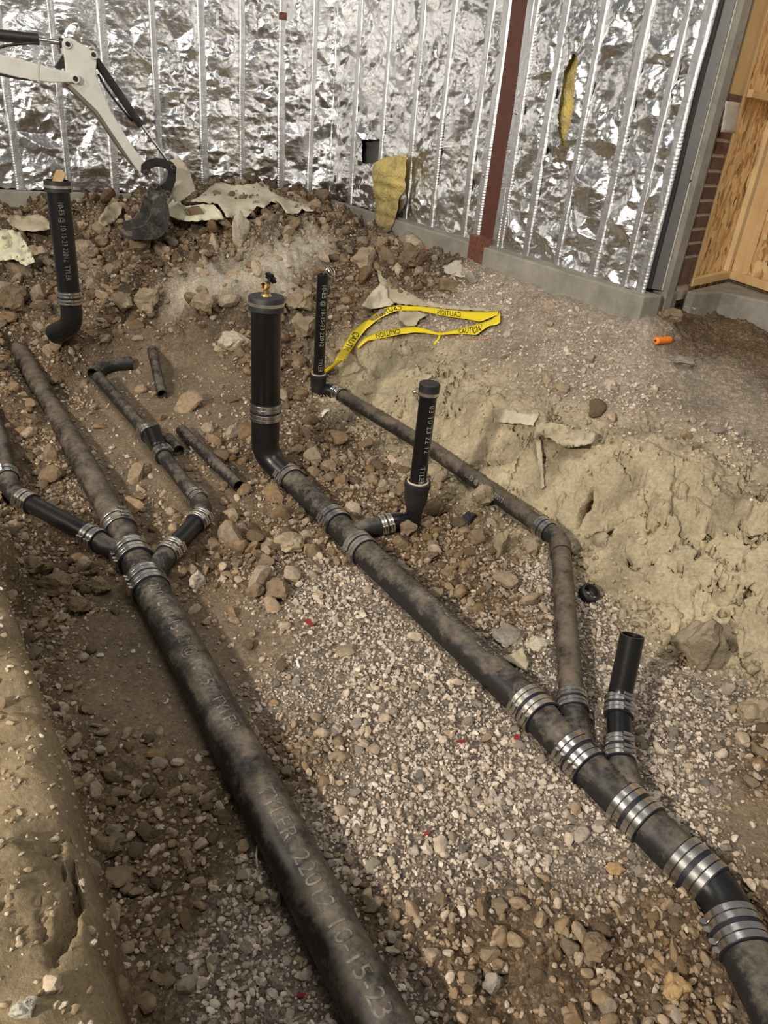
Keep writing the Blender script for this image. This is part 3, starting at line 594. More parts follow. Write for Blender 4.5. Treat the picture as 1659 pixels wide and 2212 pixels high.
def foil_panel(s0, s1, left, seed):
    ns = max(8, int((s1 - s0) / .0085)); nz = 215
    s = np.linspace(s0 + .004, s1 - .004, ns); zz = np.linspace(ZW0 + .02, ZW1, nz)
    SS, ZZ = np.meshgrid(s, zz); u = (SS - s0) / (s1 - s0)
    pil = np.clip(np.sin(math.pi * np.clip(u, 0, 1)), 0, 1) ** .45
    k = .55 + .45 * sm(2.6, 1.6, ZZ)
    off = pil * (.018 + k * crumple(s, zz, seed)) + .0012 * perlin(SS * 60, ZZ * 60, seed)
    off = np.clip(off, -.06, .075)
    Pp = np.array([wp(0, 0, 0, left)]) + (SS[..., None] * (LD if left else -WD)) + off[..., None] * (LNn if left else WN); Pp[..., 2] = ZZ
    jag = .015 * perlin(SS * 18, seed, 0); Pp[0, :, 2] += jag[0]
    I = np.arange(ns * nz).reshape(nz, ns); F = np.stack([I[:-1, :-1], I[:-1, 1:], I[1:, 1:], I[1:, :-1]], -1).reshape(-1, 4)
    if left: F = F[:, ::-1]
    return Pp.reshape(-1, 3), F
def foil_strip(s0, left, seed, wd=.075):
    ns, nz = 9, 380; zz = np.linspace(ZW0 + .015, ZW1, nz); u = np.linspace(-1, 1, ns); UU, ZZ = np.meshgrid(u, zz)
    ruff = sm(.45, 1.0, np.abs(UU)) * .0045 * np.sin(ZZ * 2 * math.pi / .016 + 5 * perlin(ZZ * 9, seed, np.sign(UU) * 3)) * (.15 + .9 * sm(.0, .5, perlin(ZZ * 2.2, seed + 3, np.sign(UU)))) * np.clip(.6 + perlin(ZZ * 40, seed, UU * 2), .1, 1.5)
    off = .020 - .014 * np.abs(UU) ** 8 + ruff + .0022 * perlin(UU * 1.5, ZZ * 9, seed) + .010 * perlin(ZZ * 1.7, seed + 40, 0)
    SS = s0 + UU * wd / 2 * (1 + .12 * perlin(ZZ * 2.5, seed, UU * .5)) + .007 * perlin(ZZ * 1.4, seed + 9, 0)
    Pp = np.array([wp(0, 0, 0, left)]) + (SS[..., None] * (LD if left else -WD)) + off[..., None] * (LNn if left else WN); Pp[..., 2] = ZZ
    I = np.arange(ns * nz).reshape(nz, ns); F = np.stack([I[:-1, :-1], I[:-1, 1:], I[1:, 1:], I[1:, :-1]], -1).reshape(-1, 4)
    if left: F = F[:, ::-1]
    return Pp.reshape(-1, 3), F
def bmesh_obj(name, V, F, mat, parent):
    o = bigmesh(name, np.asarray(V), np.asarray(F), mat); o.parent = parent; return o
hole_s = (wall_s(783, 320, False), wall_s(822, 320, False)); tear = [(1240, 118), (1247, 130), (1240, 180), (1236, 240), (1228, 275), (1216, 312), (1209, 290), (1207, 250), (1213, 200), (1222, 150)]
for left, ss in ((True, studs_l), (False, studs_r)):
    for i in range(len(ss) - 1):
        a, b = sorted((ss[i], ss[i + 1]))
        if not left and abs(a - sA + .004) < 1e-6: continue
        V_, F_ = foil_panel(a, b, left, 3.7 * i + (50 if left else 0))
        if not left:                                                      # torn openings: the foil is really missing there
            px, py, _ = project(V_); bad = (px > 783) & (px < 822) & (py > 303) & (py < 352)
            ins = np.zeros(len(V_), bool); tp = np.array(tear, float)
            for k in range(len(tp)):
                (x0, y0), (x1, y1) = tp[k], tp[(k + 1) % len(tp)]
                c = ((y0 > py) != (y1 > py)) & (px < (x1 - x0) * (py - y0) / (y1 - y0 + 1e-9) + x0); ins ^= c
            F_ = F_[~((bad | ins)[F_].any(1))]
        bmesh_obj('foil_panel', V_, F_, M['foil'], wall_left if left else wall_right)
    for i, s0 in enumerate(ss[(0 if left else 1):]):
        if not left and (abs(s0 - sA + .004) < 1e-6 or abs(s0 - sB - .004) < 1e-6): continue
        V_, F_ = foil_strip(s0, left, 5.1 * i + (33 if left else 0), .050 if i % 2 else .066)
        bmesh_obj('foil_seam_strip', V_, F_, M['foil_strip'], wall_left if left else wall_right)
# glass wool that shows through the long tear
sa, za = wall_s(1235, 100, False); sb, zb = wall_s(1212, 330, False)
bt = MB(); n = 24
for zz in np.linspace(za, zb, 40):
    for s in np.linspace(min(sa, sb) - .12, max(sa, sb) + .12, 18): bt.V.append(tuple(wp(s, zz, -.02 + .02 * float(perlin(s * 20, zz * 12, 3.)), False)))
for i in range(39):
    for j in range(17): bt.F.append([i * 18 + j, i * 18 + j + 1, (i + 1) * 18 + j + 1, (i + 1) * 18 + j])
bt.obj('insulation_batt', M['wool'], wall_right, smooth=True)['label'] = 'yellow glass wool showing through a long tear'
s0, z0 = wall_s(783, 340, False); s1, z1 = wall_s(822, 303, False)
MB().box(wp(s0 - .05, z0 - .15, -.04, False), -WD * (s1 - s0 + .12), WN * -.02, np.array([0, 0, z1 - z0 + .25])).obj('backing_board', M['grey_steel'], wall_right)
# rust brown clip high on the left wall foil
s0, z0 = wall_s(602, 42, True); s1, z1 = wall_s(617, 28, True)
MB().box(wp(s1, z0, .015, True), LD * (s0 - s1), LNn * .01, np.array([0, 0, z1 - z0])).obj('tab_clip', M['red_steel_rust'], wall_left)
# concrete kerbs under both foil walls
K = MB(); K.box(wp(-.10, .55, -.06, True), LD * 4.2, LNn * .14, np.array([0, 0, .462])); k1 = K.obj('trim_1', M['concrete'], bevel=.008); tag(k1, 'concrete kerb under the left foil wall', kind='structure')
Kr = MB(); Kr.box(wp(wall_s(858, 470, False)[0], .55, -.06, False), -WD * (3.64 - wall_s(858, 470, False)[0]), WN * .14, np.array([0, 0, .468])); k2 = Kr.obj('trim_2', M['concrete'], bevel=.008); tag(k2, 'pale concrete kerb under the right foil wall', kind='structure')
Kd = MB(); Kd.box(wp(.02, .55, -.06, False), -WD * (wall_s(862, 470, False)[0] - .02), WN * .11, np.array([0, 0, .462])); k3 = Kd.obj('trim_3', M['concrete_dark'], bevel=.008); tag(k3, 'stained grey kerb behind the earth mound', kind='structure')
Kp = MB(); Kp.box(wp(wall_s(858, 470, False)[0], 1.018, -.06, False), -WD * 2.3, WN * .10, np.array([0, 0, .012])); Kp.obj('sill_plate', M['concrete_dark'], k2)
# dark red steel column
sA = wall_s(1069, 300, False)[0]; sB = wall_s(1100, 300, False)[0]
t = thing('steel_column', wp((sA + sB) / 2, .80, .02, False), 'dark red painted steel column standing in the foil wall', 'column')
MB().box(wp(sA, .80, -.05, False), -WD * (sB - sA), WN * .062, np.array([0, 0, 2.3])).obj('shaft', M['red_steel'], t, bevel=.004)
MB().box(wp(sA - .012, .78, -.05, False), -WD * (sB - sA + .02), WN * .136, np.array([0, 0, .29])).obj('base_sleeve', M['red_steel_rust'], t, bevel=.004)
# pale foil edge bands each side of the column
for s_ in (sA - .04, sB + .04):
    V_, F_ = foil_strip(s_, False, 71.3 + s_, .075); bmesh_obj('foil_seam_strip', V_, F_, M['foil_strip'], wall_right)

# grey corner post, pale board, brick pier and the boarded recess
PC = np.array([*atz(1397, 622, 1.03)[:2], 0]); PD = np.array([*atz(1428, 628, 1.03)[:2], 0]); PQ = np.array([1.935, 4.69, 0]); PR = np.array([2.30, 3.60, 0])
up = np.array([0, 0, 1.0])
def vface(p, q, z0, z1, back, mat, name, parent=None, off=0.0, bevel=0):
    d = nrm(q - p); n = np.array([d[1], -d[0], 0]); 
    if n @ (CC * [1, 1, 0] - p) < 0: n = -n
    return MB().box(p + n * off + up * z0, q - p, -n * back, up * (z1 - z0)).obj(name, mat, parent, bevel=bevel)
post = thing('corner_post', (*PC[:2], 1.03), 'tall grey steel corner post at the end of the foil wall', 'post')
d1 = nrm(PD - PC); Lp = np.linalg.norm(PD - PC)
vface(PC, PC + d1 * .022, 1.03, 3.1, .05, M['grey_steel'], 'flange', post, .012, .003)
vface(PC + d1 * .022, PD, 1.03, 3.1, .05, M['grey_steel'], 'web', post, .0, .003)

d2 = nrm(PQ - PD)
def ret(a, b): return PD + d2 * a, PD + d2 * b
def sret(px, py):
    n = np.array([d2[1], -d2[0], 0]); p = onplane(px, py, PD, n); return float((p - PD) @ d2)
s1, s2, s3, s4 = sret(1475, 560), sret(1483, 560), sret(1487, 590), sret(1510, 560)
bd = thing('pale_board', (*ret(0, s1)[0][:2], 1.0), 'narrow cream edge board beside the grey corner post', 'board')
p, q = ret(.004, s1); vface(p, q, 1.03, 1.55, .03, M['cream'], 'lower_board', bd, .004, .003); vface(p, q, 1.56, 3.1, .03, M['cream'], 'upper_board', bd, .003, .003)
p, q = ret(s1, s2); vface(p, q, .95, 3.1, .05, M['brownstrip'], 'filler_strip', bd, -.01)
p, q = ret(s2, s4); vface(p, q, 1.92, 3.1, .05, M['brownstrip'], 'upper_filler', bd, -.02); p, q = ret(s2 + .02, s4); vface(p, q, 1.93, 3.1, .02, M['lumber'], 'wood_edge', bd, -.012, .002)
# concrete corner block below the post, darker than the kerb beside it
cb = MB(); n1 = np.array([d2[1], -d2[0], 0]); n1 = -n1 if n1 @ (CC - PD) < 0 else n1
cb.box(PD - d2 * .02 + up * .55 + n1 * .015, d2 * (s1 + .05), -n1 * .2, up * .46); o = cb.obj('trim_4', M['concrete_dark'], bevel=.01); tag(o, 'darker concrete kerb end below the corner post', kind='structure')
# bricks
pier = MB(); p, q = ret(s2 + .004, s4 + .03); d = nrm(q - p)
pier = vface(p, q, .95, 1.92, .08, M['mortar'], 'trim_5', None, -.012); tag(pier, 'strip of dark brick pier between post and board wall', kind='structure')
z = 1.035; row = 0; BS = np.linalg.norm(q - p)
bm_ = None
while z < 1.9:
    h = .054 if row else .14
    for (a, b) in (((.0, BS),) if row else ((0, BS * .47), (BS * .53, BS))):
        n1b = n1
        o = MB().box(p + d * a + n1 * -.004 + up * z, d * (b - a), -n1 * .05, up * h).obj('brick', M['brick'], pier, bevel=.003)
    z += h + .016; row += 1
# boarded recess: return wall and front wall of strand board with studs and plates
wb = vface(PD + d2 * s4, PQ + d2 * .05, .98, 3.1, .012, M['osb'], 'wall_back', None, -.03); tag(wb, 'strand board return wall of the recess', kind='structure')
d3 = nrm(PR - PQ); wr = vface(PQ, PR, .98, 3.1, .012, M['osb'], 'wall_recess', None, -.045); tag(wr, 'strand board front wall of the recess', kind='structure')
def stud(p, q, z0, z1, off, parent, name='stud', th=.04): return vface(p, q, z0, z1, th, M['lumber'], name, parent, off, .002)
p, q = PD + d2 * (s4 - .012), PD + d2 * (s4 + .012); stud(p, q, 1.06, 3.1, .005, wb, 'edge_strip', .03)
p, q = PD + d2 * (s4 - .02), PQ; stud(p, q, 1.02, 1.062, .012, wb, 'bottom_plate', .04)
stud(PQ - d3 * .02, PR, 1.02, 1.062, .012, wr, 'bottom_plate', .04)
sq = lambda px, py: float((onplane(px, py, PQ, np.array([d3[1], -d3[0], 0])) - PQ) @ d3)
stud(PQ + d3 * .002, PQ + d3 * .10, 1.062, 3.1, 0.0, wr)
stud(PQ - d2 * .045, PQ - d2 * .002, 1.062, 3.1, 0.0, wb)
zb_ = onplane(1600, 208, PD, np.array([d2[1], -d2[0], 0]))[2]
stud(PD + d2 * (s4 + .02), PQ, zb_, zb_ + .036, .03, wb, 'blocking', .06)
stud(PQ, PR, zb_ - .01, zb_ + .028, .02, wr, 'blocking', .06)
# grey bag pinned on the recess corner
p1 = onplane(1568, 218, PD + n1 * .05, n1); p2 = onplane(1598, 222, PD + n1 * .05, n1); p3 = onplane(1587, 288, PD + n1 * .05, n1); p4 = onplane(1556, 285, PD + n1 * .05, n1)
g = MB()
for i in range(9):
    for j in range(7):
        u, v = j / 6, i / 8; p = (p1 * (1 - u) + p2 * u) * (1 - v) + (p4 * (1 - u) + p3 * u) * v
        g.V.append(tuple(p + n1 * (.006 * float(perlin(u * 4, v * 4, 2.2)) + .012 * math.sin(u * 3.1) * v)))
for i in range(8):
    for j in range(6): g.F.append([i * 7 + j, i * 7 + j + 1, (i + 1) * 7 + j + 1, (i + 1) * 7 + j])
o = g.obj('plastic_sheet', M['tarp'], None, smooth=True, own=True); m_ = o.modifiers.new('t', 'SOLIDIFY'); m_.thickness = .004; tag(o, 'small grey plastic sheet hung over the brick pier top', 'sheet')
# slab under the recess and poly sheet lying over it
sl = MB(); pl = [PD + d2 * (s4 - .06), PQ + d2 * .1, PR + d2 * .15, PR * [1, 1, 0] + n1 * .05, atz(1659, 652, 1.0) * [1, 1, 0], atz(1562, 630, 1.0) * [1, 1, 0], PD + d2 * (s4 - .06) + n1 * .05]
nn_ = len(pl); sl.add([p_ + up * 1.0 for p_ in pl] + [p_ + up * .6 for p_ in pl], [tuple(range(nn_)), tuple(range(2 * nn_ - 1, nn_ - 1, -1))] + [(i, nn_ + i, nn_ + (i + 1) % nn_, (i + 1) % nn_) for i in range(nn_)])
o = sl.obj('trim_6', M['concrete_dark'], bevel=.01); tag(o, 'concrete slab edge under the boarded recess', kind='structure')

# ------------------------------------------------------------------ pipework
def pipe(name, P, r, mat, parent, n=32, wall=0.0, cap=True):
    V_, F_ = tube(P, r, n, wall, cap); return mesh(name, V_, F_, mat, parent, True, False, 40)
def seg(a, b, t0=0.0, t1=1.0): a = np.asarray(a); b = np.asarray(b); return a + (b - a) * t0, a + (b - a) * t1
def ringband(c, ax, r, w, n=40, th=.0022):
    P = [c - ax * w / 2, c + ax * w / 2]; a = tube(P, r + th, n, th); return a
def coupling(parent, c, ax, r, L=.085, bands=4, toward=None, mat='steel', gasket='gasket', gap=None):
    """Shielded no-hub coupling: rubber sleeve, steel bands in two pairs, a worm screw on each band."""
    c = np.asarray(c, float); ax = nrm(ax)
    P = [c - ax * L / 2, c - ax * L * .48, c + ax * L * .48, c + ax * L / 2]
    V_, F_ = tube(P, [r + .001, r + .0065, r + .0065, r + .001], 40, .004)
    cp = mesh('coupling', V_, F_, M[gasket], parent, True, False, 40)
    if toward is None: toward = np.array([-.6, -.4, .2])
    tw = nrm(np.asarray(toward) - ax * (np.asarray(toward) @ ax)); tn = np.cross(ax, tw)
    gap = L * .10 if gap is None else gap
    bw = (L * .94 - gap) / bands
    x = -L * .47
    for i in range(bands):
        if i == bands // 2: x += gap
        cc = c + ax * (x + bw / 2); wv = bw * .86
        Pb = [cc - ax * wv / 2, cc - ax * wv * .46, cc + ax * wv * .46, cc + ax * wv / 2]
        V_, F_ = tube(Pb, [r + .0080, r + .0088, r + .0088, r + .0080], 44, .003)
        b = mesh('band', V_, F_, M[mat], cp, True, False, 25)
        hc = cc + tw * (r + .013); s = MB(); hw = min(wv * .48, .0075)
        V_, F_ = tube([hc - tn * .014, hc + tn * .012], hw, 10); s.add(V_, F_)
        V_, F_ = tube([hc + tn * .012, hc + tn * .02], hw * .75, 6); s.add(V_, F_)
        s.box(hc - tn * .012 - ax * hw - tw * .012, tn * .02, ax * hw * 2, tw * .012)
        s.obj('screw', M['steel'], cp, smooth=True)
        x += bw
    return cp
def text_mesh(body, size):
    cu = bpy.data.curves.new('txt', 'FONT'); cu.body = body; cu.size = size; cu.align_x = 'LEFT'; cu.align_y = 'CENTER'; cu.space_character = 1.05; cu.resolution_u = 3
    o = bpy.data.objects.new('txt', cu); COL.objects.link(o); dg = bpy.context.evaluated_depsgraph_get(); me = bpy.data.meshes.new_from_object(o.evaluated_get(dg))
    bm = bmesh.new(); bm.from_mesh(me); bmesh.ops.triangulate(bm, faces=bm.faces)
    ys = [v.co.y for v in bm.verts]
    for y in np.linspace(min(ys), max(ys), 7)[1:-1]:
        bmesh.ops.bisect_plane(bm, geom=bm.verts[:] + bm.edges[:] + bm.faces[:], plane_co=(0, float(y), 0), plane_no=(0, 1, 0))
    V_ = np.array([tuple(v.co) for v in bm.verts]); bm.verts.index_update(); F_ = [[v.index for v in f.verts] for f in bm.faces]
    bm.free(); bpy.data.objects.remove(o); bpy.data.curves.remove(cu); bpy.data.meshes.remove(me)
    return V_, F_
def pipe_text(body, size, p, e1, r, n0, parent, mat='letter', name='lettering', lift=.0009, stretch=1.0):
    """Paint along a straight pipe: p start on the axis, e1 reading direction, n0 outward at mid letter."""
    e1 = nrm(e1); n0 = nrm(np.asarray(n0, float) - e1 * (np.asarray(n0) @ e1)); e2 = np.cross(n0, e1); V_, F_ = text_mesh(body, size); R = r + lift
    x = V_[:, 0] * stretch; y = V_[:, 1]; Pw = np.asarray(p) + x[:, None] * e1 + R * (np.cos(y / R)[:, None] * n0 + np.sin(y / R)[:, None] * e2)
    return mesh(name, Pw, F_, M[mat], parent, False)

# ---- left main drain
t = thing('drain_pipe', (*left_main[2][:2], .03), 'thick dusty black drain pipe running down the left to the near edge', 'pipe', None)
lm = left_main
pipe('pipe', dens(lm[2:], .06), R_LEFT, M['iron'], t, 40)
wye = MB(); wye.add(*tube(dens(lm[0:3], .04), [R_LEFT - .004] * len(dens(lm[0:3], .04)), 36)); wye.add(*tube([lm[1] + (left_arm[-1] - lm[1]) * 0, left_arm[-2], left_arm[-3] + (left_arm[-2] - left_arm[-3]) * .35], .040, 28)); wye.add(*tube(bendpath([left_two[0], left_two[1], left_two[2]], .03), .042, 28))
wye.obj('double_wye', M['iron'], t, smooth=True, sharp=40)
for i, (c, tw) in enumerate(((lm[1] + (lm[1] - lm[0]) * .1, (-.8, -.5, .1)), (lm[2] + (lm[3] - lm[2]) * .01, (-.8, -.5, .25)))): coupling(t, c, lm[2] - lm[1], R_LEFT, .10, 4, tw)
coupling(t, lm[0] + (lm[1] - lm[0]) * .06, lm[1] - lm[0], R_LEFT - .006, .085, 3, (.3, .2, 1), 'steel_dirty', 'rubber')
ax = nrm(lm[4] - lm[3]); nv = nrm(np.array([-.25, -.55, 1.0]))
pipe_text('22012 10-15-23 @ 10-E5   TYLER', .058, lm[2] + nrm(lm[3] - lm[2]) * .09, lm[3] - lm[2], R_LEFT, (.05, -.3, 1), t, 'letter_soft', stretch=.92)
pipe_text('TYLER  22012 10-15-23', .062, lm[4] + ax * .05, lm[5] - lm[4], R_LEFT, (.1, -.3, 1), t, 'letter_soft')
# ---- left upstream run
t = thing('drain_pipe', (*left_up[2][:2], .06), 'muddy half buried drain pipe leading back to the left mound', 'pipe')
lu = left_up; pipe('pipe', dens(lu, .05), R_UP, M['iron_mud'], t, 32)
a_ = lu[3] + (lu[2] - lu[3]) * .1; V_, F_ = ringband(a_, nrm(lu[2] - lu[3]), R_UP, .012); mesh('joint_ring', V_, F_, M['iron_mud'], t, True)
# ---- left arm
t = thing('branch_pipe', (*left_arm[4][:2], .08), 'short black branch pipe with shiny clamps entering from the left edge', 'pipe')
la = left_arm; pipe('pipe', dens(la[0:3], .05), .038, M['iron'], t, 28); pipe('pipe', [la[4], la[5]], .038, M['iron_clean'], t, 28)
pipe('elbow', bendpath([la[2], la[3], la[4]], .06, 10), .040, M['iron'], t, 28)
coupling(t, la[2] + (la[1] - la[2]) * .05, la[2] - la[1], .038, .06, 4, (-.2, -.6, .7), 'steel'); coupling(t, la[4], la[5] - la[4], .038, .07, 4, (-.3, -.8, .35), 'steel_dirty'); coupling(t, la[5] + (la[6] - la[5]) * .1, la[5] - la[4], .038, .075, 4, (-.3, -.8, .1), 'steel')
# ---- second branch (right of the left main) with its wye
t = thing('branch_pipe', (*left_two[4][:2], .08), 'jointed black branch pipe with bends right of the left main', 'pipe')
l2 = left_two; r2_ = .037
pipe('pipe', [l2[2], l2[4]], r2_, M['iron_clean'], t, 28); pipe('elbow', bendpath([l2[4], l2[5], l2[6]], .05, 10), r2_ + .002, M['iron'], t, 28)
pipe('pipe', [l2[6], l2[8]], r2_ - .003, M['iron'], t, 28); pipe('pipe', [l2[9] + (l2[10] - l2[9]) * .03, l2[10]], r2_ - .003, M['iron'], t, 28, .004)
ax = nrm(l2[9] - l2[8]); wy = MB(); wy.add(*tube([l2[8] - ax * .02, l2[9]], r2_, 28)); tip = atz(327, 922, .295); wy.add(*tube(bendpath([l2[8] + ax * .02, l2[8] + ax * .07 + up * .015, tip], .04, 8), r2_ + .001, 28, .004)); wy.obj('wye', M['iron_clean'], t, smooth=True, sharp=40)
coupling(t, l2[2] + (l2[3] - l2[2]) * .05, l2[3] - l2[2], r2_, .07, 4, (.6, -.5, .2), 'steel_dirty'); coupling(t, l2[4] + (l2[3] - l2[4]) * .02, l2[4] - l2[3], r2_, .07, 4, (.7, -.3, .3), 'steel_dirty'); coupling(t, l2[6], l2[7] - l2[6], r2_ - .002, .06, 4, (.5, .3, .5), 'steel')
coupling(t, l2[8], ax, r2_, .062, 4, (.6, -.1, .5), 'steel'); coupling(t, l2[9] + ax * .02, ax, r2_, .06, 4, (-.6, -.6, .3), 'steel')
# ---- loose pieces on the left
def loose(P, r, label, mat='iron', name='pipe_offcut', bend=0):
    P = bendpath(P, bend, 12) if bend else P; V_, F_ = tube(P, r, 28, .005); o = mesh(name, V_, F_, M[mat], None, True, True, 40)
    tag(o, label, 'pipe'); return o
def onfloor(px, py, r): p = hit(px, py); p = np.array(p); p[2] = ter(p[0], p[1]) + r * .92; return p
loose([onfloor(329, 768, .03), onfloor(351, 862, .03)], .029, 'short loose pipe offcut lying alone behind the two offcuts', 'iron')
loose([onfloor(392, 940, .03), onfloor(516, 1062, .03)], .029, 'long loose pipe offcut lying free right of the clamped branch', 'iron')
loose([onfloor(363, 958, .03), onfloor(386, 985, .03)], .030, 'stubby pipe offcut lying against the clamped branch wye', 'iron')
loose([onfloor(287, 797, .04), onfloor(232, 800, .04), onfloor(203, 822, .04)], .040, 'loose black pipe elbow lying at the far end of the branch', 'iron', 'pipe_elbow', .12)

# ---- right main drain
t = thing('drain_pipe', (*right_main[3][:2], .03), 'long black drain pipe running diagonally to the lower right corner', 'pipe')
rm = right_main
pipe('pipe', dens([rm[0], rm[1]], .05), R_MAIN, M['iron'], t, 40); pipe('pipe', dens([rm[2], rm[3]], .05), R_MAIN, M['iron'], t, 40); pipe('pipe', [rm[5], rm[6]], R_MAIN, M['iron'], t, 40)
w1 = MB(); w1.add(*tube([rm[1], rm[2]], R_MAIN - .002, 36)); w1.add(*tube(bendpath(cap_branch[0:3], .05, 8), .040, 28)); w1.obj('wye', M['iron'], t, smooth=True, sharp=40)
w2 = MB(); w2.add(*tube([rm[3], rm[4]], R_MAIN - .001, 36)); w2.add(*tube(dens([thin[7] + (thin[8] - thin[7]) * .2, thin[8], thin[9]], .02), .043, 28)); w2.obj('wye', M['iron'], t, smooth=True, sharp=40)
w3 = MB(); w3.add(*tube([rm[4], rm[5]], R_MAIN - .001, 36)); w3.add(*tube(dens([stub[2] + (stub[1] - stub[2]) * .2, stub[1], stub[0]], .02), .040, 28)); w3.obj('wye', M['iron'], t, smooth=True, sharp=40)
el = bendpath([rm[6], rm[7], rm[8]], .09, 12); pipe('elbow', el, R_MAIN + .001, M['iron_clean'], t, 40)
el = bendpath([rm[8], rm[9], rm[10]], .1, 12); pipe('elbow', el, R_MAIN + .001, M['iron'], t, 40)
axm = nrm(rm[3] - rm[2])
coupling(t, rm[0], rm[1] - rm[0], R_MAIN, .075, 4, (-.5, -.7, .4), 'steel_dirty'); coupling(t, rm[1], rm[2] - rm[1], R_MAIN, .085, 4, (-.6, -.6, .4), 'steel'); coupling(t, rm[2], rm[2] - rm[1], R_MAIN, .085, 4, (-.6, -.6, -.1), 'steel_dirty')
coupling(t, rm[3], rm[4] - rm[3], R_MAIN, .095, 4, (-.75, -.6, .25), 'steel_dirty'); coupling(t, rm[4], rm[4] - rm[3], R_MAIN, .100, 4, (-.75, -.6, .25), 'steel'); coupling(t, rm[5], rm[6] - rm[5], R_MAIN, .10, 4, (.4, .6, -.5), 'steel')
coupling(t, rm[6], rm[6] - rm[5], R_MAIN, .105, 4, (.4, .6, -.5), 'steel'); coupling(t, rm[8], rm[9] - rm[8], R_MAIN, .095, 4, (-.9, .1, -.15), 'steel')
pipe_text('22012 10-15-23 @ 10-E5   TYLER', .05, rm[2] + axm * .10, axm, R_MAIN, (.35, .1, 1), t, 'cast_letter', stretch=.9)
pipe_text('10-5-23  TYLER', .062, rm[3] - axm * .62, axm, R_MAIN, (.30, .0, 1), t, 'letter_soft', stretch=1.0)
for a, b in ((rm[3], rm[4]), (rm[4], rm[5])): pipe_text('TYLER', .045, a + (b - a) * .36, b - a, R_MAIN, (.35, .1, 1), t, 'cast_letter', 'cast_mark', .002)

# ---- centre riser with test cap and brass tap
rb = atz(573, 925, .36); rx = rb[:2]
def ztop(px, py, xy):
    zs = np.linspace(.2, 1.6, 1401); P = np.column_stack([np.full(1401, xy[0]), np.full(1401, xy[1]), zs]); _, y, _ = project(P); return float(zs[np.argmin(abs(y - py))])
zt = ztop(0, 648, rx); zc_ = ztop(0, 886, rx); RR = .0675
t = thing('riser_pipe', (*rx, .1), 'tall thick black riser pipe capped and topped by a brass tap', 'pipe')
vx = lambda z, xy=rx: np.array([xy[0], xy[1], z])
pipe('pipe', [vx(zc_), vx(zt)], RR, M['riser'], t, 40)
ee = bendpath([vx(zc_), vx(.22), rm[0] + (rm[0] - rm[1]) * .02], .30, 16); k = len(ee); pipe('elbow', ee, np.linspace(RR, R_MAIN, k), M['iron_clean'], t, 40)
coupling(t, vx(zc_), (0, 0, 1), RR, .088, 4, (.9, .3, 0), 'steel', 'gasket')
V_, F_ = tube([vx(zt - .045), vx(zt - .042), vx(zt + .012), vx(zt + .018)], [RR + .004, RR + .011, RR + .011, RR + .006], 40); cp = mesh('test_cap', V_, F_, M['rubber'], t, True, False, 40)
V_, F_ = ringband(vx(zt - .012), np.array([0, 0, 1.]), RR + .0105, .014); mesh('cap_band', V_, F_, M['steel_dirty'], cp, True, False, 40)
sp = MB(); sp.add(*tube([vx(zt + .018), vx(zt + .026), vx(zt + .028), vx(zt + .05)], [.024, .02, .013, .013], 20)); tp = vx(zt + .052); fr = nrm(np.array([-.25, -1, .1]))
sp.add(*tube([vx(zt + .05), vx(zt + .068)], [.016, .013], 20)); tap = sp.obj('tap_body', M['brass'], t, smooth=True)
V_, F_ = tube([tp + up * .012 - fr * .01, tp + up * .012 + fr * .03], .0175, 24, .005); mesh('spout', V_, F_, M['brass'], tap, True, False, 40)
hw = MB(); hx = nrm(np.array([.55, .75, .55])); hcen = tp + up * .025 + hx * .03
V_, F_ = tube([tp + up * .012, hcen], .006, 12); hw.add(V_, F_)
T_, N_, B_ = frames([hcen - hx * .005, hcen + hx * .005])
ang = np.linspace(0, 2 * math.pi, 49)[:-1]; rr = .026 + .004 * np.cos(ang * 8)
o1 = [hcen - hx * .005 + r_ * (math.cos(a) * N_[0] + math.sin(a) * B_[0]) for a, r_ in zip(ang, rr)]; o2 = [p + hx * .010 for p in o1]
hw.add(o1 + o2, [(i, (i + 1) % 48, 48 + (i + 1) % 48, 48 + i) for i in range(48)] + [tuple(range(48))[::-1], tuple(range(48, 96))]); hw.obj('handwheel', M['plastic_black'], t, smooth=True, sharp=40)

# ---- left riser
lb = atz(151, 645, .66); lx = lb[:2]; t = thing('riser_pipe', (*lx, .4), 'black riser pipe at far left, banded collar near the ground', 'pipe')
lv = lambda z: np.array([lx[0], lx[1], z]); zc2 = ztop(0, 641, lx); zt2 = ztop(0, 392, lx); R4 = .0575
lean = (atz(123, 392, zt2) - lv(zt2)) * [1, 1, 0]
topL = lv(zt2) + lean
pipe('pipe', [lv(zc2), topL], R4, M['riser'], t, 40, .006); pipe('elbow', bendpath([lv(zc2), lv(zc2 - .16), atz(118, 722, zc2 - .24)], .14, 14), R4, M['iron_clean'], t, 40)
axl = nrm(topL - lv(zc2)); coupling(t, lv(zc2), axl, R4, .075, 4, (.2, -1, 0), 'steel', 'gasket')
V_, F_ = tube([topL - axl * .05, topL - axl * .048, topL + axl * .004, topL + axl * .006], [R4 + .003, R4 + .009, R4 + .009, R4 + .004], 40, .006); cp = mesh('collar', V_, F_, M['rubber'], t, True, False, 40)
V_, F_ = ringband(topL - axl * .022, axl, R4 + .008, .013); mesh('collar_band', V_, F_, M['steel_dirty'], cp, True, False, 40)
pipe_text('10-E5 @ 10-15-23 22012  TYLER', .038, topL - axl * .09, -axl, R4, (.55, -1, 0), t, 'letter_soft', stretch=.74)
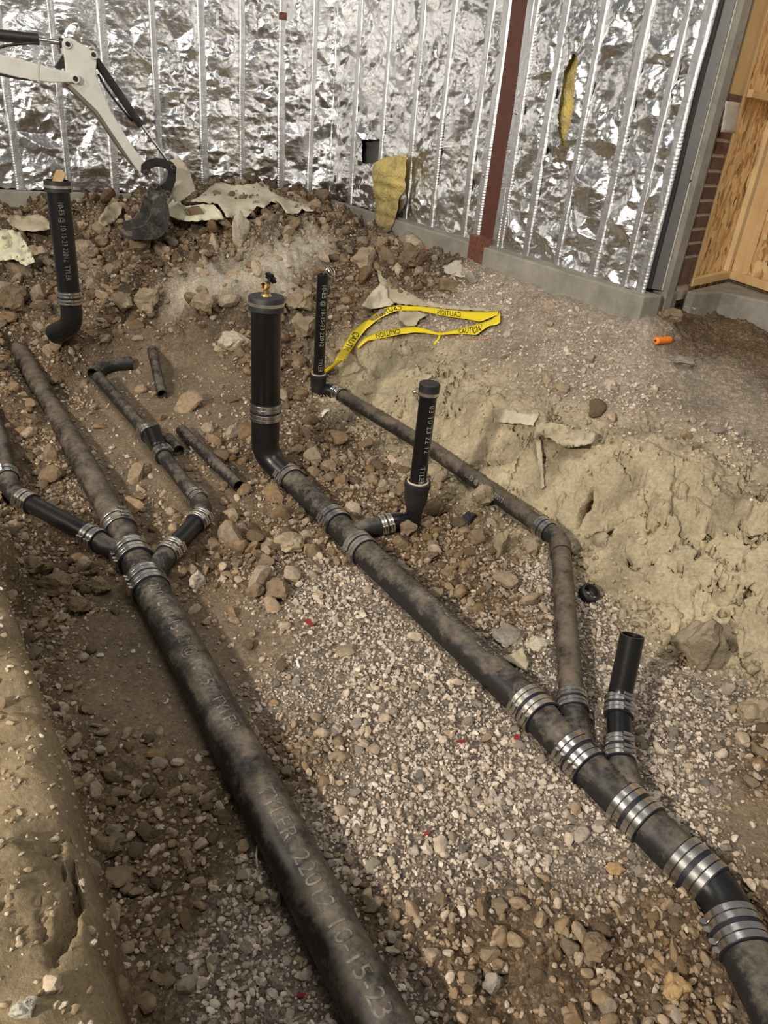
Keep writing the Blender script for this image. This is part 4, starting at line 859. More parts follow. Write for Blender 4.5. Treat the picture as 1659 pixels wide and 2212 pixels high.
# torn wrapper inside its mouth
o = MB(); c = topL + axl * .002
o.add([c + (-.02, -.01, 0), c + (.035, -.02, .0), c + (.05, .01, .04), c + (.0, .02, .055), c + (-.015, .01, .03)], [(0, 1, 2, 3, 4)]); ob = o.obj('paper_scrap', ROCK['orange'], None, own=True); m_ = ob.modifiers.new('t', 'SOLIDIFY'); m_.thickness = .003; tag(ob, 'torn brown paper stuffed in the far left riser mouth', 'paper')

# ---- capped standpipe
sx = sp_base[:2]; t = thing('standpipe', (*sx, .12), 'slim black standpipe with flat rubber cap beside the diagonal main', 'pipe')
zt3 = ztop(0, 832, sx); lean = (atz(928, 832, zt3) - np.array([*sx, zt3])) * [1, 1, 0]; base3 = np.array([*sx, .27]); top3 = np.array([*sx, zt3]) + lean; ax3 = nrm(top3 - base3)
zh = ztop(0, 1045, sx)
pipe('pipe', [base3, top3], .036, M['riser'], t, 32)
hb = base3 - ax3 * .04; ht = base3 + ax3 * max(.05, zh - .27 + .01)
V_, F_ = tube([hb - ax3 * .012, hb + ax3 * .012, hb + ax3 * .035, ht - ax3 * .03, ht - ax3 * .022, ht, ht + ax3 * .001], [.038, .046, .051, .053, .058, .058, .04], 36); mesh('hub', V_, F_, M['rubber'], t, True, False, 45)
V_, F_ = ringband(ht + ax3 * .003, ax3, .040, .008, 30, .007); mesh('caulk_ring', V_, F_, ROCK['pale'], t, True)
ee = bendpath([hb, hb - ax3 * .10, cap_branch[3], cap_branch[2]], .09, 12); pipe('elbow', ee, .037, M['iron_clean'], t, 32)
coupling(t, cap_branch[2], cap_branch[3] - cap_branch[2], .037, .06, 4, (.2, -1, .1), 'steel_dirty', 'rubber')
V_, F_ = tube([top3 - ax3 * .045, top3 - ax3 * .042, top3 + ax3 * .006, top3 + ax3 * .010, top3 + ax3 * .007], [.039, .0425, .0425, .039, .03], 36); cp = mesh('cap', V_, F_, M['rubber'], t, True, False, 40)
V_, F_ = ringband(top3 - ax3 * .032, ax3, .042, .012); b = mesh('cap_band', V_, F_, M['steel_dirty'], cp, True, False, 40)
V_, F_ = tube([top3 - ax3 * .034 + np.array([-.045, -.012, 0]), top3 - ax3 * .034 + np.array([-.066, -.006, .004])], .005, 10); mesh('band_screw', V_, F_, M['steel'], cp, True)
pipe_text('03 10 23 22 12', .036, top3 - ax3 * .075, -ax3, .036, (.62, -1, 0), t, 'letter', stretch=.92); pipe_text('TYLER', .036, base3 + ax3 * .165, -ax3, .036, (.35, -1, 0), t, 'letter', stretch=.8)

# ---- thin line along the clay bank
t = thing('branch_pipe', (*thin[2][:2], .15), 'thin dusty pipe along the foot of the clay bank, bending to the main', 'pipe')
pipe('pipe', dens([thin[1], thin[2], thin[3]], .06), .039, M['iron_mud'], t, 32); pipe('elbow', bendpath([thin[3], thin[4], thin[5]], .05, 10), .041, M['iron'], t, 32); pipe('pipe', dens([thin[5], thin[6], thin[7]], .06), .040, M['iron_mud'], t, 32)
V_, F_ = tube([thin[4] + (thin[5] - thin[4]) * .45, thin[5] + (thin[6] - thin[5]) * .06], .046, 32, .006); mesh('sleeve', V_, F_, M['iron_mud'], t, True, False, 40)
pipe('elbow', bendpath([thin[1], thin[0], thin[0] + np.array([-.01, .02, -.10])], .06, 10), .044, M['iron_clean'], t, 32)
coupling(t, thin[1] + (thin[2] - thin[1]) * .03, thin[2] - thin[1], .039, .075, 4, (-.3, -.6, .8), 'steel', 'rubber'); coupling(t, thin[3], thin[3] - thin[2], .039, .07, 4, (.6, .4, -.2), 'steel'); coupling(t, thin[7], thin[8] - thin[7], .041, .065, 4, (.9, .2, 0), 'steel', 'gasket')
axt = nrm(thin[3] - thin[2]); pipe_text('10-E5 @ 10-15-23 22012', .03, thin[2] + axt * .30, axt, .039, (-.7, -.6, .45), t, 'letter', stretch=.9)

# ---- back standpipe
bx_ = atz(688, 815, .27)[:2]; t = thing('standpipe', (*bx_, .12), 'slim black lettered standpipe at the end of the caution tape', 'pipe')
bv = lambda z: np.array([bx_[0], bx_[1], z]); zt4 = ztop(0, 592, bx_); zh4 = ztop(0, 808, bx_)
pipe('pipe', [bv(zh4 - .05), bv(zt4)], .0335, M['riser'], t, 32, .005)
V_, F_ = tube([bv(zh4 - .11), bv(zh4 - .07), bv(zh4 - .02), bv(zh4 - .015), bv(zh4), bv(zh4 + .001)], [.042, .047, .050, .055, .055, .036], 36); mesh('hub', V_, F_, M['rubber'], t, True, False, 45)
V_, F_ = ringband(bv(zh4 + .002), up, .037, .008, 30, .008); mesh('caulk_ring', V_, F_, ROCK['pale'], t, True)
pipe_text('10-E5 @ 10-15-23 22012', .036, bv(zt4 - .05), (0, 0, -1), .0335, (.45, -1, 0), t, 'letter', stretch=.93); pipe_text('TYLER', .036, bv(zh4 + .105), (0, 0, -1), .0335, (.35, -1, 0), t, 'letter', stretch=.8)
V_, F_ = tube(bendpath([bv(zt4) + (.005, -.02, .0), bv(zt4) + (.03, -.02, .05), bv(zt4) + (.06, 0, .0), bv(zt4) + (.075, .01, -.05)], .03), .006, 10); mesh('open_clip', V_, F_, M['steel_dirty'], t, True)
V_, F_ = ringband(bv(zt4 + .01) + (.045, .0, .012), nrm(np.array([.7, -.2, .6])), .030, .014); mesh('clamp_ring', V_, F_, M['steel'], t, True)

# ---- open stub by the lower right
t = thing('branch_pipe', (*stub[3][:2], .08), 'short open topped black stub pipe with two clamps near the boulder', 'pipe')
dS = nrm(stub[5] - stub[4])
pp = bendpath([stub[4], stub[5] + (stub[5] - stub[4]) * .1, stub_top], .12, 12); pipe('elbow', pp, .0365, M['iron_clean'], t, 36, .006)
pipe('pipe', [stub[2], stub[4]], .0365, M['riser'], t, 32)
coupling(t, stub[4] + (stub[5] - stub[4]) * .05, stub[4] - stub[3], .0365, .065, 4, (.15, -.7, .6), 'steel'); coupling(t, stub[2], stub[3] - stub[2], .0365, .072, 4, (.1, -.7, .6), 'steel')

# ------------------------------------------------------------------ excavator arm
O = atz(325, 470, .98); O = atd(325, 440, 4.93); ea = nrm(np.array([-.86, -.51, 0])); en = nrm(np.array([.51, -.86, 0]))
if en @ (CC - O) < 0: en = -en
def EP(px, py, off=0.0): return onplane(px, py, O + en * off, en)
def prism(pxs, o0, o1):
    a = [EP(x, y, o1) for x, y in pxs]; dlt = en * (o0 - o1); b = [p + dlt for p in a]; n = len(a); m = MB()
    m.add(a + b, [tuple(range(n)), tuple(range(2 * n - 1, n - 1, -1))] + [(i, n + i, n + (i + 1) % n, (i + 1) % n) for i in range(n)]); return m
ex = thing('excavator', (*O[:2], .8), 'white arm of a mini excavator reaching down to a worn bucket', 'excavator')
stick = [(134, 92), (140, 82), (152, 80), (196, 108), (208, 116), (209, 136), (207, 160), (214, 178), (240, 240), (280, 306), (313, 352), (305, 374), (295, 368), (262, 318), (210, 240), (150, 182), (143, 165), (140, 130)]
o = prism(stick, -.05, .05).obj('dipper_arm', M['white'], ex, bevel=.006)
prism([(150, 182), (210, 240), (262, 318), (300, 374), (304, 378), (262, 325), (207, 245), (146, 187)], -.055, .055).obj('arm_edge', M['brownstrip'], o)  # brown strip along the lower edge of the arm
boom = [(-60, 105), (0, 117), (60, 132), (110, 147), (160, 158), (168, 170), (166, 178), (110, 178), (60, 173), (0, 158), (-60, 148)]
o = prism(boom, -.075, .075).obj('boom', M['white'], ex, bevel=.006)
prism([(-60, 150), (0, 158), (30, 166), (60, 170), (72, 176), (40, 172), (0, 164), (-60, 156)], -.078, .078).obj('boom_edge', M['grease'], o)
prism([(82, 134), (86, 135), (84, 176), (80, 176)], .074, .0775).obj('boom_band', M['cream'], o)
def cyl(p, q, r, name, mat, off=0.0, parent=ex): V_, F_ = tube([EP(*p, off), EP(*q, off)], r, 20); return mesh(name, V_, F_, M[mat], parent, True, False, 40)
cyl((-60, 70), (83, 85), .030, 'arm_cylinder', 'grease'); cyl((80, 85), (136, 93), .014, 'arm_rod', 'chrome'); cyl((127, 92), (143, 94), .026, 'rod_eye', 'grease')
cyl((207, 130), (305, 272), .024, 'bucket_cylinder', 'grease', .0); cyl((303, 268), (362, 348), .008, 'bucket_rod', 'chrome')
P = bendpath([EP(-20, 112, .05), EP(10, 98, .05), EP(60, 94, .05), EP(84, 92, .05)], .05); V_, F_ = tube(P, .007, 8); mesh('hose', V_, F_, M['grease'], ex, True)
P = bendpath([EP(212, 160, .0), EP(225, 185, .0), EP(250, 220, .0), EP(286, 262, .0)], .05); V_, F_ = tube(P, .007, 8); mesh('hose', V_, F_, M['grease'], ex, True)
prism([(118, 145), (137, 116), (140, 146), (130, 150)], -.03, .03).obj('gusset', M['grease'], ex)
for (px, py, r) in ((146, 95, .022), (202, 118, .022), (163, 170, .024), (315, 374, .020), (374, 360, .016), (333, 400, .022), (362, 418, .018)):
    V_, F_ = tube([EP(px, py, -.085), EP(px, py, .085 if px > 300 else .06 if px > 190 or py < 120 else .085)], r, 20); o = mesh('pivot_pin', V_, F_, M['white'] if px < 250 else M['machine_steel'], ex, True, False, 40)
    c = EP(px, py, .086 if px > 300 else .061 if px > 190 or py < 120 else .086); V_, F_ = tube([c - en * .002, c + en * .006], r * .62, 6); mesh('pin_head', V_, F_, M['grease'], o, False)
# curved links
link_ = [(305, 372), (306, 356), (318, 345), (338, 341), (358, 344), (374, 351), (382, 362), (378, 372), (368, 370), (352, 362), (338, 360), (326, 364), (322, 374), (314, 382)]
for s_ in (.055, -.07): prism(link_, s_, s_ + .016).obj('link_arm', M['grease'], ex, bevel=.002)
prism([(364, 362), (381, 362), (380, 390), (372, 412), (366, 428), (352, 420), (345, 402), (356, 392), (362, 378)], -.03, .03).obj('bucket_link', M['grease'], ex, bevel=.003)
# bucket: two side plates, curled shell, cutting edge, ears
BW = .15
near = [(333, 432), (346, 423), (359, 433), (365, 452), (366, 472), (362, 494), (352, 508), (338, 516), (312, 519), (286, 517), (286, 494), (300, 491), (312, 486), (322, 472), (328, 452)]
NP = [EP(x, y, BW) for x, y in near]
def bshift(p, o): return p + en * (o - BW)
bk = MB()
for o0, o1 in ((BW - .012, BW), (-BW, -BW + .012)):
    a = [bshift(p, o1) for p in NP]; b_ = [bshift(p, o0) for p in NP]; n = len(a)
    bk.add(a + b_, [tuple(range(n)), tuple(range(2 * n - 1, n - 1, -1))] + [(i, n + i, n + (i + 1) % n, (i + 1) % n) for i in range(n)])
bucket = bk.obj('bucket', M['machine_steel'], ex)
shell = NP[0:10]; cen = np.mean(NP, 0); sh = MB(); inn = [p + nrm(cen - p) * .012 for p in shell]
Vv = [bshift(p, BW) for p in shell] + [bshift(p, -BW) for p in shell] + [bshift(p, BW) for p in inn] + [bshift(p, -BW) for p in inn]; n = len(shell)
sh.add(Vv, [(i, i + 1, n + i + 1, n + i) for i in range(n - 1)] + [(2 * n + i, 3 * n + i, 3 * n + i + 1, 2 * n + i + 1) for i in range(n - 1)] + [(0, n, 3 * n, 2 * n), (n - 1, 3 * n - 1, 4 * n - 1, 2 * n - 1)]); sh.obj('shell', M['machine_steel'], bucket, smooth=True, sharp=50)
ce = MB(); q0, q1 = NP[9], NP[10]; dn = nrm(q0 - NP[8]); ce.box(bshift(q0, -BW - .004) + nrm(q1 - q0) * .004, en * (2 * BW + .008), dn * .035, nrm(q1 - q0) * .014); ce.obj('cutting_edge', M['machine_steel'], bucket)
for s_ in (.03, -.05): prism([(322, 432), (318, 412), (326, 396), (340, 396), (352, 410), (368, 415), (360, 436), (340, 440)], s_, s_ + .018).obj('ear', M['machine_steel'], bucket, bevel=.002)
c = EP(343, 480, BW); V_, F_ = tube([c, c + en * .008], .022, 5); mesh('wear_boss', V_, F_, M['machine_steel'], bucket, False)

# ------------------------------------------------------------------ fabric, paper and insulation scraps
def sheet(name, outline, mat, label, cat='fabric', lift=.02, puff=.02, wr=14, seed=1.0, depths=None, thick=.004, inner=None, step=7, group=None):
    """Cloth lying on the earth: outline traced as pixels, laid on the ground (or at given depths) with folds."""
    O_ = np.array([(p[0], p[1]) for p in outline], float)
    tt = []
    for i, p in enumerate(outline):
        if len(p) > 2: tt.append(p[2])
        else: tt.append(depth(hit(p[0], p[1])) - lift)
    tt = np.array(tt)
    # ragged edge: subdivide the outline
    E, Te = [], []
    for i in range(len(O_)):
        a, b = O_[i], O_[(i + 1) % len(O_)]; k = max(1, int(np.linalg.norm(b - a) / (step * .8)))
        for j in range(k):
            q = a + (b - a) * j / k; 
            if j: q = q + rng.normal(0, .9, 2)
            E.append(q); Te.append(tt[i] + (tt[(i + 1) % len(O_)] - tt[i]) * j / k)
    E = np.array(E); Te = np.array(Te); n = len(E)
    x0, y0 = E.min(0); x1, y1 = E.max(0); G = [(x, y) for x in np.arange(x0, x1, step) for y in np.arange(y0, y1, step)]
    G = np.array(G) + rng.normal(0, step * .15, (len(G), 2))
    ins = np.zeros(len(G), bool)
    for k in range(n):
        (xa, ya), (xb, yb) = E[k], E[(k + 1) % n]; ins ^= ((ya > G[:, 1]) != (yb > G[:, 1])) & (G[:, 0] < (xb - xa) * (G[:, 1] - ya) / (yb - ya + 1e-9) + xa)
    G = G[ins]
    ctl = np.concatenate([E, np.array([(p[0], p[1]) for p in inner], float)]) if inner else E; ct = np.concatenate([Te, [p[2] for p in inner]]) if inner else Te
    A2 = np.concatenate([E, G]); d = ((A2[:, None, :] - ctl[None]) ** 2).sum(-1) + 4; wgt = 1 / d ** 1.3; t_ = (wgt * ct).sum(1) / wgt.sum(1); t_[:n] = Te
    r = cdt_in = delaunay_2d_cdt([Vector(map(float, a)) for a in A2], [(i, (i + 1) % n) for i in range(n)], [], 1, 1e-4)
    vv = np.array([tuple(v) for v in r[0]]); oi = [o[0] if o else -1 for o in r[3]]
    t2 = np.array([t_[i] if i >= 0 else t_.mean() for i in oi])
    rag = np.abs(fbm(vv[:, 0] / wr, vv[:, 1] / wr, seed, 3)); t2 = t2 - puff * (rag - .25)
    Pw = np.array([atd(x, y, t) for (x, y), t in zip(vv, t2)])
    gz = ter(Pw[:, 0], Pw[:, 1])
    F_ = [list(f) for f in r[2]]
    o = mesh(name, Pw, F_, M.get(mat) or ROCK[mat], None, True, True)
    m_ = o.modifiers.new('thickness', 'SOLIDIFY'); m_.thickness = thick; m_.offset = 0
    return tag(o, label, cat, group)
db = depth(O)
sheet('fabric_scrap', [(368, 345, db + .22), (385, 340, db + .25), (400, 352, db + .27), (412, 375, db + .28), (422, 412, db + .25), (400, 428, db + .2), (380, 440, db + .1), (372, 425, db + .12), (378, 395, db + .2)], 'fabric', 'upright tan fabric flap standing right behind the bucket', puff=.03, seed=2.2)
sheet('fabric_scrap', [(364, 442), (385, 415), (392, 440), (405, 446), (440, 440), (462, 442), (474, 455), (487, 473), (455, 476), (420, 478), (385, 476), (366, 466)], 'fabric_pale', 'pale cream folded fabric strip beside the excavator bucket', lift=.15, puff=.07, wr=26, seed=4.1)
sheet('fabric_scrap', [(395, 437), (425, 428), (447, 412), (465, 395), (478, 393), (500, 401), (530, 398), (560, 396), (582, 402), (586, 415), (612, 428), (600, 440), (585, 435), (570, 450), (555, 445), (540, 462), (522, 476), (508, 470), (490, 470), (470, 440), (440, 436)], 'fabric', 'large tan fabric sheet draped over the earth mound', lift=.14, puff=.07, wr=40, seed=6.6)
sheet('fabric_scrap', [(585, 415), (615, 428), (655, 440), (678, 455), (660, 456), (652, 450), (648, 458), (632, 464), (618, 460), (605, 440), (590, 432)], 'fabric', 'ragged tan fabric flap hanging off the mound sheet', lift=.13, puff=.04, wr=20, seed=8.8)
sheet('fabric_scrap', [(-10, 500), (15, 495), (45, 503), (50, 515), (68, 545), (75, 566), (55, 575), (30, 560), (-10, 565)], 'fabric_pale', 'crumpled cream fabric at the far left edge', lift=.14, puff=.11, wr=14, seed=3.3)
sheet('fabric_scrap', [(15, 475), (22, 462), (45, 468), (85, 463), (104, 475), (108, 495), (75, 500), (45, 498), (28, 490)], 'fabric_dirty', 'dirty tan fabric left of the far left riser', lift=.10, puff=.07, wr=18, seed=5.3)
sheet('fabric_scrap', [(212, 480), (216, 468), (232, 445), (250, 435), (266, 440), (262, 462), (245, 480), (225, 488)], 'fabric_dirty', 'tan fabric lump left of the bucket mouth', lift=.11, puff=.07, wr=18, seed=1.3)
sheet('fabric_scrap', [(814, 583), (824, 587), (828, 600), (845, 610), (880, 630), (920, 652), (965, 658), (1040, 664), (1070, 672), (1040, 672), (1000, 670), (940, 664), (890, 659), (850, 655), (828, 625), (818, 605)], 'fabric_dirty', 'long grey fabric ridge running behind the caution tape', lift=.03, puff=.05, wr=22, seed=7.7)
sheet('fabric_scrap', [(805, 628), (820, 612), (835, 620), (838, 640), (850, 655), (835, 662), (800, 668), (780, 660)], 'fabric', 'tan fabric corner pushed up behind the tape loop', lift=.08, puff=.06, wr=20, seed=9.7)
sheet('fabric_scrap', [(860, 672), (900, 672), (925, 680), (906, 690), (900, 702), (880, 705), (862, 690)], 'fabric_dirty', 'small tan fabric piece inside the tape loop', lift=.05, puff=.05, wr=20, seed=11.7)
sheet('fabric_scrap', [(955, 578), (985, 562), (1010, 555), (1012, 598), (990, 598), (962, 590)], 'slab', 'flat grey triangular sheet lying near the kerb', 'fabric', lift=.04, puff=.015, wr=30, seed=12.7)
sheet('fabric_scrap', [(1072, 912), (1090, 888), (1112, 883), (1118, 892), (1140, 895), (1165, 890), (1160, 905), (1152, 920), (1125, 915), (1100, 914)], 'fabric', 'ragged pale fabric scrap on top of the clay bank', lift=.04, puff=.03, wr=14, seed=13.7)
sheet('fabric_scrap', [(1152, 950), (1158, 918), (1180, 910), (1230, 920), (1275, 930), (1288, 935), (1282, 955), (1250, 965), (1215, 965), (1188, 946), (1165, 943)], 'fabric_dirty', 'wrinkled tan fabric tongue overhanging the clay face', lift=.07, puff=.10, wr=9, seed=14.7)
sheet('fabric_scrap', [(1158, 946), (1168, 950), (1172, 1000), (1176, 1050), (1168, 1058), (1164, 1010), (1160, 975)], 'fabric_dirty', 'narrow tan strip hanging down the clay face', lift=.03, puff=.02, wr=14, seed=15.7)
sheet('fabric_scrap', [(1085, 1420), (1110, 1410), (1130, 1395), (1132, 1410), (1142, 1430), (1140, 1452), (1118, 1440), (1105, 1432)], 'fabric_dirty', 'torn brown sheet between main pipe and yellow rock', lift=.03, puff=.02, wr=14, seed=16.7)
sheet('paper_strip', [(659, 907), (664, 903), (690, 897), (700, 884), (712, 881), (713, 887), (700, 896), (692, 908), (668, 916)], 'paper', 'torn white paper strip on the dirt behind the main pipe', 'paper', lift=.02, puff=.02, wr=14, seed=17.7, thick=.0015)
sheet('paper_scrap', [(632, 1452), (640, 1446), (645, 1455), (648, 1463), (641, 1462), (636, 1466)], 'paper', 'tiny white paper scrap on gravel between the two mains', 'paper', lift=.008, puff=.004, thick=.0015, step=4) if False else None
sheet('paper_scrap', [(638, 1428), (644, 1424), (647, 1436), (649, 1442), (642, 1444), (640, 1436)], 'paper', 'tiny white paper scrap on gravel between the two mains', 'paper', lift=.008, puff=.004, thick=.0015, step=4)
sheet('poly_sheet', [(1524, 655), (1540, 628), (1570, 630), (1605, 638), (1659, 650), (1700, 660), (1690, 690), (1650, 682), (1600, 672), (1560, 668)], 'poly', 'crinkled grey plastic sheet over the slab edge in the recess', 'sheet', lift=.05, puff=.03, wr=18, seed=18.2)
# glass wool hanging out of the torn foil
def blob(name, outline, off0, th, mat, label, cat, wallp=True, parent=None):
    m = MB(); n = 16; O_ = np.array(outline, float); E = []
    for i in range(len(O_)):
        a, b = O_[i], O_[(i + 1) % len(O_)]; k = max(1, int(np.linalg.norm(b - a) / 7)); E += [a + (b - a) * j / k + rng.normal(0, 1.2, 2) * (j > 0) for j in range(k)]
    E = np.array(E); G = np.array([(x, y) for x in np.arange(E[:, 0].min(), E[:, 0].max(), 6.) for y in np.arange(E[:, 1].min(), E[:, 1].max(), 6.)]); ins = np.zeros(len(G), bool); ne = len(E)
    for k in range(ne):
        (xa, ya), (xb, yb) = E[k], E[(k + 1) % ne]; ins ^= ((ya > G[:, 1]) != (yb > G[:, 1])) & (G[:, 0] < (xb - xa) * (G[:, 1] - ya) / (yb - ya + 1e-9) + xa)
    G = G[ins]; A2 = np.concatenate([E, G]); r = delaunay_2d_cdt([Vector(map(float, a)) for a in A2], [(i, (i + 1) % ne) for i in range(ne)], [], 1, 1e-4)
    vv = np.array([tuple(v) for v in r[0]]); d = np.sqrt(((vv[:, None] - E[None]) ** 2).sum(-1)).min(1); bul = np.sqrt(np.clip(d / 22, 0, 1))
    P0 = wp(0, 0, off0, False); front = np.array([onplane(x, y, P0 + WN * .0, WN) for x, y in vv]); sl = np.clip((vv[:, 1] - 430) / 80, 0, 1)
    nz = fbm(front[:, 0] * 14 + front[:, 1] * 9, front[:, 2] * 14, 4.4, 3)
    f_ = front + WN * ((th * bul * (.6 + .5 * nz) + .0)[:, None]); bck = front - WN * (.02 * bul)[:, None]
    Vv = np.concatenate([f_, bck]); nn = len(vv); F_ = [list(f) for f in r[2]]
    o = mesh(name, Vv, F_ + [[i + nn for i in f[::-1]] for f in F_], M[mat], parent, True, parent is None)
    return o
dd_ = thing('insulation_batt', tuple(wp(wall_s(840, 400, False)[0], 1.0, .1, False)), 'yellow glass wool chunk hanging out of the torn foil', 'insulation')
blob('torn_batt', [(812, 350), (830, 340), (878, 334), (876, 380), (874, 412), (860, 432), (840, 440), (815, 432), (808, 410), (806, 375)], .07, .10, 'wool', '', '', parent=dd_)
blob('dirty_end', [(812, 428), (840, 436), (862, 428), (860, 448), (852, 475), (845, 498), (828, 500), (816, 485), (810, 455)], .09, .09, 'wool_brown', '', '', parent=dd_)['label'] = 'brown dirty lower end'
fl = blob('foil_backing', [(860, 420), (878, 405), (876, 440), (862, 462), (856, 450)], .05, .03, 'foil', '', '', parent=dd_)

# ------------------------------------------------------------------ caution tape
def zt_(x, y): return (x / 3.53 + 640, y / 3.53 + 580)
back = [((205, 778), (224, 798)), ((290, 722), (326, 724)), ((303, 682), (362, 700)), ((350, 610), (415, 630)), ((418, 490), (480, 528)), ((470, 440), (525, 470)), ((600, 345), (625, 385)), ((690, 295), (722, 337)), ((780, 280), (775, 322)), ((950, 287), (940, 322)), ((1150, 315), (1150, 366)), ((1300, 326), (1300, 387)), ((1420, 330), (1402, 407)), ((1540, 328), (1535, 352))]
frnt = [((1548, 332), (1556, 352)), ((1540, 348), (1552, 422)), ((1480, 392), (1462, 440)), ((1390, 422), (1370, 508)), ((1230, 462), (1240, 496)), ((1105, 490), (1098, 508)), ((1075, 488), (1072, 506)), ((980, 458), (980, 492)), ((905, 442), (900, 487)), ((800, 450), (800, 500)), ((620, 482), (640, 535)), ((520, 532), (538, 552)), ((462, 598), (475, 610))]
tape = thing('caution_tape', tuple(hit(930, 700)), 'yellow caution tape looped on the ground behind the clay bank', 'tape')
def ribbon(pairs, lead=None):
    Pa, Pb = [], []
    for i, (a, b) in enumerate(pairs):
        pa, pb = zt_(*a), zt_(*b); tb = depth(hit(*pb)) - .05; ta = min(depth(hit(*pa)) - .05, tb + .06)
        if lead and i < len(lead): tb = ta = lead[i]
        Pa.append(atd(*pa, ta)); Pb.append(atd(*pb, tb))
    Pa, Pb = np.array(Pa), np.array(Pb)
    s = np.concatenate([[0], np.cumsum(np.linalg.norm(np.diff((Pa + Pb) / 2, axis=0), axis=1))])
    return s, Pa, Pb
dpipe = depth(np.array([bx_[0], bx_[1], zh4]))
def rib_eval(R, u, v, lift=0.0):
    s, Pa, Pb = R; a = np.stack([np.interp(u, s, Pa[:, k]) for k in range(3)], -1); b = np.stack([np.interp(u, s, Pb[:, k]) for k in range(3)], -1)
    c = b * (1 - np.asarray(v)[:, None]) + a * np.asarray(v)[:, None]
    vdir = CC - c; return c + lift * vdir / np.linalg.norm(vdir, axis=1)[:, None]
for nm, pairs, lead in (('tape_strand', back, [dpipe - .01, dpipe - .12, dpipe - .16]), ('tape_strand', frnt, None)):
    R = ribbon(pairs, lead); n = int(R[0][-1] / .02); U = np.linspace(0, R[0][-1], n); m = MB()
    for v in (0, .25, .5, .75, 1): m.V += [tuple(p) for p in rib_eval(R, U, np.full(n, v) + .02 * math.sin(v * 9), .004 * math.sin(v * math.pi))]
    m.F = [[k * n + i, k * n + i + 1, (k + 1) * n + i + 1, (k + 1) * n + i] for k in range(4) for i in range(n - 1)]
    st = m.obj('tape_strand', M['yellow'], tape, smooth=True); mo = st.modifiers.new('t', 'SOLIDIFY'); mo.thickness = .0008; mo.offset = 0
    words = [((400, 575), 0, 1), ((690, 320), 1, 0), ((1165, 345), 1, 0)] if pairs is back else [((1310, 465), 0, 0), ((705, 480), 1, 1)]
    for (cx, cy), style, rv in words:
        c = zt_(cx, cy); mid = (R[1] + R[2]) / 2; pxm = np.array([project(p)[:2] for p in rib_eval(R, U, np.full(n, .5))]); k = int(np.argmin(np.hypot(pxm[:, 0] - c[0], pxm[:, 1] - c[1]))); u0 = U[k]
        V_, F_ = text_mesh('CAUTION', 1.0); x = V_[:, 0]; y = V_[:, 1]; x = (x - x.mean()) / (x.max() - x.min()); y = (y - y.min()) / (y.max() - y.min())
        Lw = .19 if pairs is back and not style else (.17 if pairs is frnt else .2)
        # strand direction on screen decides how the print runs; style 1 shows the tape's reverse or a flipped run
        du = 1 if pxm[min(k + 3, n - 1), 0] > pxm[max(k - 3, 0), 0] else -1
        if pairs is back and style == 0: xx, yy = -x * du, y           # reads down the strand
        elif pairs is back: xx, yy = -x * du, y                        # seen through from behind: mirrored
        elif style == 0: xx, yy = x * du, y
        else: xx, yy = -x * du, 1 - y                                  # upside down run
        if pairs is back and style == 0: yy = 1 - y
        Pw = rib_eval(R, u0 + xx * Lw, .16 + .68 * yy, .008)
        mesh('lettering', Pw, F_, M['ink'], st, False)
V_, F_ = tube(bendpath([hit(*zt_(1092, 505)) + up * .02, hit(*zt_(1085, 550)) + up * .02, hit(*zt_(1045, 595)) + up * .008], .02), [.012] + [.006] * 6 + [.01], 8) if False else tube([hit(*zt_(1092, 502)) + up * .015, hit(*zt_(1088, 548)) + up * .015, hit(*zt_(1050, 594)) + up * .01], [.014, .007, .011], 8)
mesh('tape_knot', V_, F_, M['yellow'], tape, True)
P = [hit(*zt_(x, y)) + up * .006 for x, y in ((1110, 505), (1200, 525), (1300, 540), (1400, 545), (1500, 535))]; V_, F_ = tube(dens(P, .05), .0016, 5); o = mesh('twine', V_, F_, M['orange'], None, True, True); tag(o, 'thin orange twine trailing from the caution tape knot', 'string')

# orange spool
c = hit(1430, 741); a = nrm(atz(1450, 736, c[2]) - atz(1410, 739, c[2])); c = c + up * .014
prof = [(-.052, .016), (-.05, .019), (-.035, .0195), (-.02, .017), (-.01, .0195), (.0, .017), (.012, .0195), (.024, .017), (.036, .0195), (.05, .018), (.052, .015)]
V_, F_ = tube([c + a * x for x, r in prof], [r for x, r in prof], 24, .009); o = mesh('twine_spool', V_, F_, M['orange'], None, True, True, 60); tag(o, 'bright orange spool of mason twine on the ground', 'spool')
# loose black coupling ring
c = hit(1270, 1292) + up * .022; ax = nrm(np.array([.25, -.35, .9])); V_, F_ = tube([c - ax * .018, c - ax * .014, c + ax * .014, c + ax * .018], [.036, .040, .040, .036], 36, .007); o = mesh('coupling_ring', V_, F_, M['rubber'], None, True, True, 50); tag(o, 'loose black rubber coupling ring lying by the thin pipe', 'ring')
